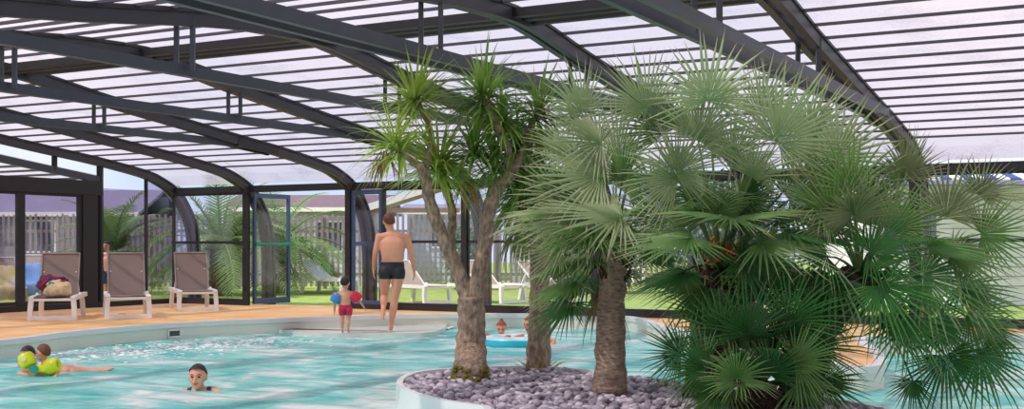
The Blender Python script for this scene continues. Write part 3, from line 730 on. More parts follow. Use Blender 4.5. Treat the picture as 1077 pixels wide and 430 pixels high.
# ------------------------------------------------------------------ sun loungers
def lounger_parts(root, sling=SLING, back_deg=66, thin=False):
    f = MB()
    for sx in (-1, 1): f.path_beam([V((sx*.31, y, z)) for y, z in ((-.02, .33), (.0, .345), (.5, .35), (1.2, .35), (1.75, .35))], .075, .07, V((1, 0, 0)))
    for y in (0, .62, 1.2): f.box((0, y, .325), .60, .05, .04)
    f.build('frame', WHITE, root, bevel=.006)
    for sx in (-1, 1):
        for y in (0.02, 1.2):
            m = MB(); m.path_beam([V((sx*.31, y, .35)), V((sx*.325, y-.01 if y < .5 else y+.02, .18)), V((sx*.33, y-.03 if y < .5 else y+.06, 0))], .075, .075, V((0, 1, 0))); m.build('leg', WHITE, root, bevel=.006)
    m = MB(); m.box((0, -.01, .035), .62, .06, .07); m.build('foot_bar', WHITE, root, bevel=.005)
    m = MB(); n = 10; vs = []; fs = []
    for i in range(n+1):
        y = .02+.80*i/n
        for j in range(7):
            x = -.285+.57*j/6; z = .362-.018*math.sin(PI*j/6)*math.sin(PI*min(1, i/n+.1))
            vs.append(V((x, y, z)))
    for i in range(n):
        for j in range(6): fs.append((i*7+j, i*7+j+1, i*7+j+8, i*7+j+7))
    k = len(vs); vs += [v-ZZ*.012 for v in vs]; fs += [tuple(reversed([q+k for q in f_])) for f_ in fs]; m.add(vs, fs); m.build('seat_sling', sling, root, smooth=True)
    a = math.radians(back_deg); d = V((0, math.cos(a), math.sin(a))); nn = V((0, math.sin(a), -math.cos(a))); h0 = V((0, .80, .365))
    m = MB(); vs = []; fs = []
    for i in range(n+1):
        for j in range(7):
            x = -.285+.57*j/6; vs.append(h0+V((x, 0, 0))+d*(.74*i/n)+nn*(.02*math.sin(PI*j/6)*math.sin(PI*i/n)))
    for i in range(n):
        for j in range(6): fs.append((i*7+j, i*7+j+1, i*7+j+8, i*7+j+7))
    k = len(vs); vs += [v+nn*.014 for v in vs]; fs += [tuple(reversed([q+k for q in f_])) for f_ in fs]; m.add(vs, fs); m.build('backrest', sling, root, smooth=True)
    m = MB()
    for sx in (-1, 1): m.beam(h0+V((sx*.29, 0, 0)), h0+V((sx*.29, 0, 0))+d*.75, .022, .03, up=nn)
    m.beam(h0+V((-.29, 0, 0))+d*.75, h0+V((.29, 0, 0))+d*.75, .022, .03, up=nn)
    m.build('back_frame', WHITE if thin else mat('taupe_frame', (150, 136, 128), .5), root)
    m = MB()
    for sx in (-1, 1): m.beam(h0+V((sx*.25, 0, 0))+d*.42, V((sx*.27, 1.28, .36)), .02, .02)
    m.build('prop', WHITE, root)
    for sx in (-1, 1):
        m = MB(); m.ell((sx*.33, .80, .37), (.03, .05, .045), 10, 6); m.build('hinge', WHITE, root, smooth=True)
def lounger(loc, rz, label, sling=SLING, back=66, grp=None, thin=False):
    T = empty('sun_lounger', loc, math.radians(rz)); tag(T, label, 'sun lounger', grp); lounger_parts(T, sling, back, thin); return T
L1 = lounger(gr(55, 337), 14, 'taupe and white sun lounger with a cloth bag lying on its seat')
L2 = lounger(gr(135, 335), 20, 'empty taupe and white sun lounger between the gable door and the curved rib')
L3 = lounger(gr(208, 327), 22, 'empty taupe and white sun lounger on the deck closest to the open blue door')
lounger(gr(460, 319.5), 42, 'beige sun lounger on the lawn outside, seen between the standing man and the forked trunk', SLING2, 42, thin=True)
lounger(gr(540, 319), 42, 'beige sun lounger on the lawn outside, seen behind the right stem of the forked tree', SLING2, 42, thin=True)
lounger(gr(602, 318.5), 42, 'beige sun lounger on the lawn outside, seen behind the straight cordyline stem', SLING2, 40, thin=True)
lounger(gr(368, 309), 60, 'white lounger on the grass outside the open door, behind the child with armbands', mat('pale_sling', (196, 196, 214), .7), 38, thin=True)
LT1 = lounger(gr(8, 323), 30, 'lounger behind the sliding door, draped with a yellow towel', SLING2, 50, thin=True)
LT2 = lounger(gr(36, 319), 20, 'lounger behind the sliding door, draped with a blue towel', SLING2, 55, thin=True)
LT3 = lounger(gr(90, 315), 10, 'lounger behind the sliding door, draped with a pink patterned towel', SLING2, 60, thin=True)
def towel(T, m, label, back_deg, seat=True):
    rng = random.Random(label); a = math.radians(back_deg); d = V((0, math.cos(a), math.sin(a))); h0 = V((0, .80, .395)); pts = []
    R = Matrix.Rotation(T.rotation_euler.z, 4, 'Z'); R.translation = T.location
    line = [h0+d*.5-V((0, .03, 0)), h0+d*.3-V((0, .03, 0)), h0-V((0, .02, 0)), V((0, .6, .385)), V((0, .3, .385)), V((0, .02, .39)), V((0, -.06, .3)), V((0, -.07, .14))]
    line = catmull(line, 4); vs = []; fs = []; nW = 13
    for i, p in enumerate(line):
        for j in range(nW):
            x = -.36+.72*j/(nW-1); z = -.14*max(0, abs(x)-.31)/.05
            q = V((x, p.y-.012*math.sin(j*1.9+i*.3), p.z+z+.012*math.sin(j*2.2+i*.5)+.006)); vs.append(R @ q)
    for i in range(len(line)-1):
        for j in range(nW-1): fs.append((i*nW+j, i*nW+j+1, (i+1)*nW+j+1, (i+1)*nW+j))
    b = MB(); b.add(vs, fs); o = b.build('beach_towel', m, smooth=True); s_ = o.modifiers.new('s', 'SOLIDIFY'); s_.thickness = .008; s_.offset = 1
    tag(o, label, 'towel')
towel(LT1, mat('yellow_towel', (226, 208, 92), .9, col2=(240, 236, 210), nscale=4), 'yellow and white towel hanging over the lounger behind the sliding door', 50)
towel(LT2, mat('blue_towel', (62, 128, 196), .9, col2=(120, 178, 220), nscale=3), 'blue towel spread over the lounger behind the sliding door', 55)
towel(LT3, mat('pink_towel', (206, 74, 104), .9, col2=(236, 214, 218), nscale=22), 'pink and white patterned towel over the lounger beside the wide door jamb', 60)

def to_world(T, p): 
    R = Matrix.Rotation(T.rotation_euler.z, 4, 'Z'); R.translation = T.location; return R @ V(p)
# cloth bag on the first lounger
bc = to_world(L1, (-.02, .42, .36))
B = tag(wempty('beach_bag', bc), 'slumped beige cloth bag with purple and teal cloth showing, lying on a lounger seat', 'bag')
def lump(c, r, seed, amp=.18, m=None, name='x', parent=None, fr=3.0, flat=None):
    bm = bmesh.new(); bmesh.ops.create_icosphere(bm, subdivisions=4, radius=1)
    for v in bm.verts:
        k = 1+amp*noise.noise(v.co*fr*.5+V((seed, 0, 0)))+amp*.5*noise.noise(v.co*fr*1.6+V((0, seed, 0)))
        q = V((v.co.x*r[0]*k, v.co.y*r[1]*k, v.co.z*r[2]*k))
        if flat is not None: q.z = max(q.z, flat)
        v.co = q
    me = bpy.data.meshes.new(name); bm.to_mesh(me); bm.free(); me.transform(Matrix.Translation(V(c)))
    if parent is not None: me.transform(Matrix.Translation(-V((0, 0, 0))))
    return link(name, me, m, parent, True)
lump(bc+V((.05, 0, .12)), (.23, .18, .15), 3, .25, mat('beige_cloth', (226, 200, 160), .85, noise_amt=.15, nscale=12), 'bag_body', B, flat=-.115)
lump(bc+V((-.13, .03, .21)), (.15, .13, .12), 8, .45, mat('purple_cloth', (112, 34, 78), .85, noise_amt=.3, nscale=12), 'scarf', B)
lump(bc+V((.03, .04, .26)), (.17, .11, .06), 12, .4, MATS['purple_cloth'], 'scarf', B)
lump(bc+V((-.01, -.10, .2)), (.07, .06, .06), 15, .3, mat('teal_cloth', (46, 128, 122), .8), 'teal_pouch', B)

# ------------------------------------------------------------------ people
def remesh(mb, name, m, parent, voxel=.01, smooth_it=3):
    me = bpy.data.meshes.new('tmp'); me.from_pydata(mb.v, [], mb.f); me.validate(); o = bpy.data.objects.new('tmp', me); COL.objects.link(o)
    r = o.modifiers.new('r', 'REMESH'); r.mode = 'VOXEL'; r.voxel_size = voxel; r.use_smooth_shade = True
    s_ = o.modifiers.new('s', 'SMOOTH'); s_.iterations = smooth_it; s_.factor = .5
    dg = bpy.context.evaluated_depsgraph_get(); dg.update(); nm = bpy.data.meshes.new_from_object(o.evaluated_get(dg)); nm.name = name
    bpy.data.objects.remove(o); nm.materials.clear()
    return link(name, nm, m, parent, True)
def cone(mb, a, b, ra, rb, seg=14):
    a, b = V(a), V(b); mb.tube([a, b], [ra, rb], seg); mb.ell(a, (ra,)*3, seg, 8); mb.ell(b, (rb,)*3, seg, 8)
def limb(mb, pts, rads):
    for i in range(len(pts)-1): cone(mb, pts[i], pts[i+1], rads[i], rads[i+1])
def hand(mb, wrist, d, palm_n, thumb, k, curl=.35):
    """palm, five fingers of different length, thumb from the side of the palm"""
    d = V(d).normalized(); n = V(palm_n); n = (n-d*n.dot(d)).normalized(); s = V(thumb); s = (s-d*s.dot(d)-n*s.dot(n)).normalized(); wrist = V(wrist)
    pc = wrist+d*.048*k
    mb.ell(pc, (.036*k, .016*k, .05*k), 12, 8, Matrix((s, n, d)).transposed())
    cone(mb, wrist, pc, .022*k, .02*k, 8)
    for i, (o, L) in enumerate(((.028, .072), (.010, .08), (-.009, .075), (-.027, .06))):
        b0_ = pc+d*.04*k+s*o*k; d1_ = (d+n*curl*.5+s*o*2.5).normalized(); d2_ = (d+n*curl*1.5).normalized()
        m1 = b0_+d1_*L*.5*k; limb(mb, [b0_, m1, m1+d2_*L*.5*k], [.0095*k, .0085*k, .0068*k])
    t0 = wrist+d*.02*k+s*.026*k; t1 = t0+(s*.6+d*.8+n*.2).normalized()*.038*k; limb(mb, [t0, t1, t1+(d+s*.15+n*.3).normalized()*.03*k], [.013*k, .0105*k, .0085*k])
def torso(mb, pelvis, chest, neck, side, k, wd=1.0, fat=1.0):
    """ellipsoids along pelvis > waist > chest > shoulders"""
    side = V(side).normalized(); pelvis, chest, neck = V(pelvis), V(chest), V(neck)
    prof_ = [(-.06, .135, .105), (0, .165, .115), (.18, .158, .11), (.38, .145, .105), (.58, .16, .115), (.78, .178, .12), (.95, .18, .112), (1.08, .145, .085), (1.16, .09, .07)]
    ax = chest-pelvis; L = ax.length
    fine = []
    for (t0, a0, b0_), (t1, a1_, b1_) in zip(prof_, prof_[1:]):
        for q in range(4): u_ = q/4; fine.append((t0+(t1-t0)*u_, a0+(a1_-a0)*u_, b0_+(b1_-b0_)*u_))
    for t, rx, ry in fine+[prof_[-1]]:
        c = pelvis+ax*(t/1.0); up = ax.normalized(); s = (side-up*side.dot(up)).normalized(); f = up.cross(s)
        for q in (0,): mb.ell(c, (rx*k*wd, ry*k*fat, .075*k), 18, 10, Matrix((s, f, up)).transposed())
def head_parts(mb, c, face, k, up=ZZ):
    face = V(face).normalized(); up = V(up); up = (up-face*up.dot(face)).normalized(); s = face.cross(up)
    R = Matrix((s, face, up)).transposed(); c = V(c)
    mb.ell(c+up*.02*k-face*.008*k, (.076*k, .095*k, .095*k), 18, 14, R)
    mb.ell(c-up*.045*k+face*.022*k, (.056*k, .066*k, .07*k), 16, 12, R)      # jaw
    mb.ell(c-up*.09*k+face*.062*k, (.02*k, .018*k, .016*k), 10, 8, R)        # chin
    mb.ell(c-up*.022*k+face*.094*k, (.012*k, .016*k, .024*k), 10, 8, R)      # nose
    mb.ell(c-up*.036*k+face*.100*k, (.016*k, .012*k, .010*k), 10, 8, R)
    mb.ell(c+up*.018*k+face*.078*k, (.05*k, .014*k, .012*k), 12, 8, R)       # brow
    for q in (-1, 1):
        mb.ell(c+s*q*.078*k-up*.005*k-face*.01*k, (.010*k, .02*k, .03*k), 10, 8, R)   # ears
        mb.ell(c+s*q*.038*k-up*.03*k+face*.06*k, (.022*k, .02*k, .022*k), 10, 8, R)   # cheeks
    return s, face, up
def face_details(parent, c, s, face, up, k):
    c = V(c)
    for q in (-1, 1):
        m = MB(); m.ell(c+s*q*.032*k+face*.080*k+up*.001*k, (.014*k, .011*k, .009*k), 10, 8, Matrix((s, face, up)).transposed()); m.build('eye', mat('eye', (66, 44, 38), .2), parent, smooth=True)
        m = MB(); m.tube([c+s*q*.015*k+face*.092*k+up*.020*k, c+s*q*.034*k+face*.088*k+up*.026*k, c+s*q*.052*k+face*.076*k+up*.019*k], [.003*k, .004*k, .002*k], 6); m.build('eyebrow', HAIR_D, parent)
    m = MB(); m.tube([c+s*.024*k+face*.084*k-up*.061*k, c+face*.096*k-up*.064*k, c-s*.024*k+face*.084*k-up*.061*k], [.003*k, .0065*k, .003*k], 8); m.build('mouth', mat('lips', (168, 84, 80), .4), parent, smooth=True)
def hair(parent, c, s, face, up, k, m, kind='short', back=0.0):
    b = MB(); c = V(c); R = Matrix((s, face, up)).transposed(); n = 22; r = 14; vs = []; rx, ry, rz = .084*k, .104*k, .104*k
    keep = {}
    for j in range(r+1):
        ph = PI*.78*j/r
        for i in range(n):
            th = 2*PI*i/n; d = V((math.sin(ph)*math.cos(th), math.sin(ph)*math.sin(th), math.cos(ph)))
            lim = max(-.62, min(.55, .08+.75*d.y if d.y > 0 else .08+1.1*d.y))   # hairline: brow, ear, nape
            z = max(d.z, lim)
            k2 = 1+.035*noise.noise(d*6+V((k*9, 0, 0)))
            q = V((d.x*rx*k2, d.y*ry*k2-.008*k, z*rz*k2+.02*k)) if d.z >= lim else V((d.x*rx*.94, d.y*ry*.94-.008*k, z*rz+.02*k))
            vs.append(c+R @ q)
    fs = [(j*n+i, (j+1)*n+i, (j+1)*n+(i+1) % n, j*n+(i+1) % n) for j in range(r) for i in range(n)]; b.add(vs, fs)
    if kind == 'bun': b.ell(c+up*.115*k-face*.05*k, (.034*k, .034*k, .03*k), 12, 8)
    return b.build('hair', m, parent, smooth=True)
def garment(parent, body, name, m, test, off=.008):
    """cloth grown from the body surface where test(point) is true"""
    bm = bmesh.new(); bm.from_mesh(body.data)
    o = V((0, 0, 0))
    dele = [f for f in bm.faces if not test(f.calc_center_median()+o)]
    bmesh.ops.delete(bm, geom=dele, context='FACES')
    bmesh.ops.smooth_vert(bm, verts=[v for v in bm.verts if v.is_boundary], factor=.5, use_axis_x=True, use_axis_y=True, use_axis_z=True)
    bm.normal_update()
    for v in bm.verts: v.co += v.normal*off
    me = bpy.data.meshes.new(name); bm.to_mesh(me); bm.free()
    g_ = link(name, me, m, None, True); g_.parent = parent; g_.location = body.location
    so = g_.modifiers.new('s', 'SOLIDIFY'); so.thickness = off; so.offset = -1
    return g_
def person(root_loc, label, J, k, hk, face, skin=SKIN, hairm=HAIR_D, hair_kind='short', voxel=.011, fat=1, wd=1, grp=None, hands=(), look_up=ZZ, limbk=1.0):
    P = tag(wempty('person', root_loc), label, 'person', grp); mb = MB(); g_ = lambda n_: V(J[n_]) if n_ in J else None
    side = (g_('shR')-g_('shL'))
    torso(mb, g_('pelvis'), g_('chest'), g_('neck'), side, k, wd, fat)
    cone(mb, g_('neck')-(g_('neck')-g_('chest'))*.25, g_('head'), .056*k, .055*k)
    q = k*limbk
    for S in 'LR':
        if 'sh'+S in J:
            mb.ell(g_('sh'+S), (.06*q, .055*q, .06*q), 14, 10); cone(mb, g_('sh'+S), g_('neck').lerp(g_('chest'), .35), .05*q, .062*q)
            if 'el'+S in J: limb(mb, [g_('sh'+S), g_('sh'+S).lerp(g_('el'+S), .5), g_('el'+S), g_('el'+S).lerp(g_('wr'+S), .3), g_('wr'+S)], [.055*q, .05*q, .04*q, .042*q, .027*q])
        if 'kn'+S in J:
            hp = g_('hip'+S); kn = g_('kn'+S); an = g_('an'+S)
            limb(mb, [hp, hp.lerp(kn, .4), kn, kn.lerp(an, .3), kn.lerp(an, .75), an], [.092*q, .078*q, .054*q, .058*q, .038*q, .036*q])
            mb.ell(hp+V(J.get('butt', (0, 0, 0))), (.095*q, .09*q, .1*q), 14, 10)
            if 'toe'+S in J:
                to = g_('toe'+S); fd = (to-an).normalized(); cone(mb, an, an+(to-an)*.55, .034*q, .032*q); cone(mb, an+(to-an)*.5, to, .032*q, .02*q)
                cone(mb, an, an-V((fd.x, fd.y, 0))*.035*q+(ZZ*-.03*q), .034*q, .028*q)
                sd = fd.cross(ZZ)
                sd = sd.normalized() if sd.length > .1 else V((1, 0, 0))
                for i in range(5): cone(mb, to+sd*(.022-.011*i)*q, to+sd*(.026-.013*i)*q+fd*(.028-.004*i)*q, .0105*q, .008*q, 8)
    for S, d, n_, th, curl in hands: hand(mb, g_('wr'+S), d, n_, th, k, curl)
    s, f, u = head_parts(mb, g_('head'), face, hk, look_up)
    body = remesh(mb, 'body', skin, P, voxel); body['_w'] = list(root_loc)
    face_details(P, g_('head'), s, f, u, hk); hair(P, g_('head'), s, f, u, hk, hairm, hair_kind)
    return P, body
# standing man seen from behind, walking away on the ledge
YM = 18.45; KM = YM/F_PX
def M_(px, py, dy=0): p = at(px, py, YM); return V((p.x, YM+dy, p.z))
JM = dict(pelvis=M_(412.5, 283), chest=M_(413, 254), neck=M_(411.5, 243.5), head=M_(409, 233, .02), shL=M_(399, 249.5), shR=M_(427.5, 249.5), elL=M_(394.5, 267, .02), wrL=M_(392.5, 283, .10), elR=M_(433, 267, -.02), wrR=M_(435.3, 284, .08),
          hipL=M_(405.5, 288), hipR=M_(419, 288), knL=M_(402.5, 312, .22), anL=M_(404, 324.5, -.12), toeL=M_(404, 334, -.20), knR=M_(414.5, 317, .03), anR=M_(411.5, 342, -.02), toeR=M_(410, 346.6, .13), butt=(0, -.03, .03))
man, mb_ = person(V((JM['toeR'].x, YM, -.16)), 'person standing with his back to the camera in black swim trunks on the pool ledge', JM, 1.0, 1.14, (-.25, 1, -.05), SKIN, HAIR_B, voxel=.009, fat=1.05, wd=1.14, limbk=1.1,
    hands=(('L', (-.05, .1, -1), (.9, .2, 0), (.1, 1, 0), .35), ('R', (0, .1, -1), (-.9, .2, 0), (-.1, 1, 0), .35)))
zt, zb = M_(0, 275.5).z, M_(0, 293).z
garment(man, mb_, 'swim_trunks', mat('black_trunks', (30, 30, 40), .6), lambda p: zb < p.z < zt and M_(396.5, 0).x < p.x < M_(429.5, 0).x and not (p.z < M_(0, 288).z and p.x > M_(429, 0).x), .009)
# small child with armbands
YB_ = 18.1
def C_(px, py, dy=0): p = at(px, py, YB_); return V((p.x, YB_+dy, p.z))
JC = dict(pelvis=C_(363, 323), chest=C_(363.2, 310), neck=C_(363.2, 304.5), head=C_(363, 297.5), shL=C_(356.5, 308.5), shR=C_(370, 308.5), elL=C_(352, 317), wrL=C_(351.3, 327.5, .04), elR=C_(376, 313.5), wrR=C_(382, 322.5, .05),
          hipL=C_(360, 326), hipR=C_(367, 326), knL=C_(359.8, 337), anL=C_(360, 346), toeL=C_(359.6, 349.4, .08), knR=C_(366.5, 337), anR=C_(366, 346), toeR=C_(366.4, 349.4, .08), butt=(0, -.012, .01))
boy, bb = person(V((C_(363, 0).x, YB_, -.16)), 'small child with blue and red armbands and red trunks standing on the pool ledge', JC, .56, .86, (.05, 1, 0), SKIN, HAIR_D, voxel=.008, hands=(('L', (-.05, .1, -1), (.9, .2, 0), (.1, 1, 0), .35), ('R', (.5, .1, -.9), (-.9, .2, 0), (-.1, 1, 0), .35)))
zt, zb = C_(0, 320.5).z, C_(0, 331.5).z
garment(boy, bb, 'swim_trunks', mat('crimson_trunks', (196, 28, 74), .6), lambda p: zb < p.z < zt and C_(355, 0).x < p.x < C_(372.5, 0).x, .007)
def armband(c, axis, r, h, m, name='armband', label=None, patch=None, parent=None, rt=.34):
    b = MB(); axis = V(axis).normalized(); a = axis.orthogonal().normalized(); e = axis.cross(a); n = 28; q = 14; vs = []
    for i in range(n):
        th = 2*PI*i/n; rd = a*math.cos(th)+e*math.sin(th)
        for j in range(q):
            ph = 2*PI*j/q; cs, sn = math.cos(ph), math.sin(ph)
            vs.append(V(c)+rd*(r*(1-rt)+r*rt*abs(cs)**.7*(1 if cs > 0 else -1)*(1+.04*math.sin(th*7)))+axis*(h/2*abs(sn)**.7*(1 if sn > 0 else -1)))
    fs = [(i*q+j, i*q+(j+1) % q, ((i+1) % n)*q+(j+1) % q, ((i+1) % n)*q+j) for i in range(n) for j in range(q)]; b.add(vs, fs)
    o = b.build(name, m, parent, smooth=True)
    if label: tag(o, label, 'armband')
    return o
AB = mat('blue_vinyl', (44, 160, 200), .25, col2=(90, 120, 190), nscale=7); AR = mat('red_vinyl', (222, 38, 66), .25)
armband(JC['shL'].lerp(JC['elL'], .58), JC['elL']-JC['shL'], .085, .15, AB, label='blue inflatable armband on the arm of the small standing child')
armband(JC['shR'].lerp(JC['elR'], .75), JC['elR']-JC['shR'], .085, .15, AR, label='red inflatable armband on the arm of the small standing child')
# swimmer facing the camera
YS = 11.35
def S_(px, py, dy=0): p = at(px, py+.8, YS); return V((p.x, YS+dy, p.z))
JS = dict(pelvis=S_(211, 450, .25), chest=S_(210, 418, .08), neck=S_(209, 407.5, .03), head=S_(208, 395.5, 0), shR=S_(224, 411, .03), shL=S_(193, 413, .05), elR=S_(236, 414, -.05), wrR=S_(250, 420, -.2), elL=S_(180, 417, -.05), wrL=S_(168, 423, -.2))
sw, sb = person(V((JS['head'].x, YS, -.5)), 'person with short wet dark hair swimming towards the camera in front of the deck', JS, .8, 1.04, (.0, -1, .08), SKIN2, HAIR_D, voxel=.006, hands=(('L', (-.5, -1, -.1), (0, 0, -1), (1, 0, 0), .2), ('R', (.5, -1, -.1), (0, 0, -1), (-1, 0, 0), .2)))
garment(sw, sb, 'swimsuit_strap', mat('dark_swimwear', (56, 48, 74), .7), lambda p: (p.z < S_(0, 406.3).z and (abs(p.x-S_(198.5, 0).x) < .02 or abs(p.x-S_(219.5, 0).x) < .02)) or p.z < S_(0, 416).z and abs(p.x-JS['chest'].x) < .16, .005)
# pair at the left: swimmer lying in the water and a child with yellow floats
YL = 13.0
def P_(px, py, dy=0): p = at(px, py, YL+dy); return V((p.x, YL+dy, p.z))
JL = dict(pelvis=P_(72, 392, .25), chest=P_(42, 391, .2), neck=P_(36, 386, .1), head=P_(29, 374, .0), shL=P_(30, 390, -.05), shR=P_(47, 390, .25), elL=P_(20, 393, -.15), wrL=P_(30, 394, -.35), elR=P_(56, 392, .05), wrR=P_(52, 392, -.12),
          hipL=P_(78, 391.5, .2), hipR=P_(78, 390, .32), knL=P_(96, 391, .2), knR=P_(95, 389.5, .35), anL=P_(112, 389.5, .2), anR=P_(110, 388.5, .35), toeL=P_(119, 387, .2), toeR=P_(117, 386.5, .35))
a1, a1b = person(V((JL['head'].x, YL, -.5)), 'dark haired person floating face forward in the water, legs trailing behind, holding a child', JL, .8, .92, (-.1, -1, -.1), SKIN2, HAIR_D, voxel=.009, hands=(('L', (.6, -.4, 0), (0, -1, -.3), (0, 0, 1), .4), ('R', (-.3, -.6, 0), (0, -1, -.3), (0, 0, 1), .4)), limbk=.8)
YK = 12.75
def K_(px, py, dy=0): p = at(px, py, YK+dy); return V((p.x, YK+dy, p.z))
JK = dict(pelvis=K_(50, 410), chest=K_(48, 390), neck=K_(47, 383), head=K_(45.5, 371), shL=K_(40, 387.5), shR=K_(54, 387.5), elL=K_(33, 386, -.08), wrL=K_(26, 385, -.05), elR=K_(61, 389, -.06), wrR=K_(60, 394, -.14))
k1, k1b = person(V((JK['head'].x, YK, -.5)), 'brown haired child with yellow arm floats in the water, looking away towards the floating person', JK, .58, .80, (-.9, .35, -.1), SKIN, HAIR_B, voxel=.007, hands=(('L', (-1, 0, .1), (0, 1, 0), (0, 0, 1), .5), ('R', (0, -1, -.2), (0, 0, -1), (-1, 0, 0), .3)))
YV = mat('yellow_vinyl', (222, 226, 30), .3)
for (c, ax, lb, pt) in ((K_(28.5, 379, -.12), V((-.5, .2, .9)), 'upright yellow arm float held in front of the dark haired face', (30, 376)), (K_(55, 385, -.10), V((1, -.1, .25)), 'yellow arm float with a round green emblem on the shoulder of the brown haired child', (41, 386))):
    T = tag(wempty('arm_float', c), lb, 'arm float'); armband(c, ax, .084, .15, YV, 'float_body', parent=T)
    if pt[0] == 41:
        m = MB(); m.box(c+V((-.12, -.05, -.02)), .18, .05, .08); m.build('chest_pad', YV, T, bevel=.02)
        m = MB(); m.tube([c+V((-.16, -.085, -.02)), c+V((-.16, -.096, -.02))], .045, 20); m.build('emblem', mat('green_print', (30, 150, 128), .4), T)
    else:
        m = MB(); m.tube([c+V((0, -.096, .03)), c+V((0, -.104, .03))], .028, 18); m.build('emblem', mat('white_print', (236, 236, 170), .4), T)
# ring and the two swimmers behind the trunks
YR = 16.6; rc = at(541, 355.5, YR); rc.z = ZW+.055
b = MB(); n, q = 48, 14; vs = []
for i in range(n):
    th = 2*PI*i/n
    for j in range(q):
        ph = 2*PI*j/q; r = .35+.095*math.cos(ph); vs.append(rc+V((r*math.cos(th), r*math.sin(th)*.9, .085*math.sin(ph))))
fs = [(i*q+j, ((i+1) % n)*q+j, ((i+1) % n)*q+(j+1) % q, i*q+(j+1) % q) for i in range(n) for j in range(q)]
b.add(vs, fs); ring = b.build('swim_ring', [mat('turquoise_vinyl', (40, 186, 208), .25), mat('pale_vinyl', (206, 238, 240), .25)], smooth=True)
for f in ring.data.polygons:
    if f.normal.z > .62: f.material_index = 1
tag(ring, 'turquoise inflatable swim ring with a pale top, floating behind the trunks', 'swim ring')
def R_(px, py, dy=0): p = at(px, py, YR); return V((p.x, YR+dy, p.z))
JR = dict(pelvis=R_(527, 385, .75), chest=R_(526, 366, .58), neck=R_(526, 357.5, .5), head=R_(527, 347, .42), shL=R_(518, 358, .5), shR=R_(534, 359, .5), elL=R_(513, 354, .36), wrL=R_(510.5, 351.5, .22), elR=R_(537, 356, .3), wrR=R_(533, 354, .16))
person(V((JR['head'].x, YR+.5, -.6)), 'auburn haired child with a small bun leaning arms on the turquoise ring', JR, .6, .88, (-.1, -1, -.25), SKIN, HAIR_R, 'bun', voxel=.007, hands=(('L', (-.4, -1, -.1), (0, 0, -1), (1, 0, 0), .4), ('R', (-.3, -1, -.1), (0, 0, -1), (-1, 0, 0), .4)))
JQ = dict(pelvis=R_(566, 385, .7), chest=R_(564, 364, .55), neck=R_(562, 355, .5), head=R_(558, 343, .45), shL=R_(553, 356, .4), shR=R_(575, 357, .6), elL=R_(546, 354.5, .1), wrL=R_(540, 354, -.22), elR=R_(584, 362, .3), wrR=R_(578, 366, .1))
person(V((JQ['head'].x, YR+.5, -.6)), 'auburn haired person half hidden by the trunk, one arm resting on the turquoise ring', JQ, .82, 1.0, (-.7, -.7, -.1), SKIN, HAIR_R, voxel=.007, hands=(('L', (-.5, -.7, -.4), (-.3, 0, -1), (0, -1, 0), .6), ('R', (-.2, -1, -.4), (0, 0, -1), (-1, 0, 0), .4)))
# person outside behind the tinted glass
YO = 26.0
def O_(px, py, dy=0): p = at(px, py, YO); return V((p.x, YO+dy, p.z))
JO = dict(pelvis=O_(114, 288), chest=O_(114, 272), neck=O_(114, 265.5), head=O_(112, 258.5), shL=O_(108.5, 268), shR=O_(119.5, 268), elL=O_(106, 277), wrL=O_(109, 284, -.1), elR=O_(121, 277), wrR=O_(116, 281, -.15),
          hipL=O_(111, 291), hipR=O_(117, 291), knL=O_(111, 303), anL=O_(111, 313), toeL=O_(110, 315.2, -.1), knR=O_(117, 303), anR=O_(117, 313), toeR=O_(118, 315.2, -.1))
po, pob = person(V((O_(114, 0).x, YO, 0)), 'person in dark swimwear standing outside behind the tinted glass beside the door post', JO, .72, .85, (-.4, -1, -.1), SKIN2, HAIR_D, voxel=.012)
garment(po, pob, 'swim_shorts', mat('navy_shorts', (52, 56, 96), .7), lambda p: O_(0, 298).z < p.z < O_(0, 285).z and abs(p.x-JO['pelvis'].x) < .17, .008)

# ------------------------------------------------------------------ outside: fence, palms, homes
rng = random.Random(77)
PICK = mat('weathered_picket', (140, 128, 132), .85, noise_amt=.25, nscale=3, stretch=(6, 6, 1))
FY = 33.0
def fence(xa, xb, y, label):
    T = tag(wempty('picket_fence', V(((xa+xb)/2, y, 0))), label, 'fence'); n = int((xb-xa)/2.4)
    for i in range(n+1): bar('fence_post', V((xa+i*2.4, y+.06, 0)), V((xa+i*2.4, y+.06, 2.05)), .09, .09, mat('fence_post', (150, 140, 142), .85), T, up=V((0, 1, 0)))
    for i in range(n):
        b = MB(); a = xa+i*2.4
        for j in range(16):
            x = a+.075+j*.15; h = 2.02+rng.uniform(-.03, .03); b.box((x, y-.02, h/2+.03), .07, .022, h-.06); b.add([(x-.0425, y-.031, h), (x+.0425, y-.031, h), (x+.0425, y-.009, h), (x-.0425, y-.009, h), (x, y-.02, h+.05)], [(0, 1, 4), (1, 2, 4), (2, 3, 4), (3, 0, 4)])
        b.build('picket_panel', PICK, T)
        for z in (.4, 1.6): bar('fence_rail', V((a, y+.01, z)), V((a+2.4, y+.01, z)), .04, .08, mat('fence_rail', (140, 130, 132), .85), T)
fence(-22, 6.8, FY, 'long weathered grey picket fence running behind the lawn')
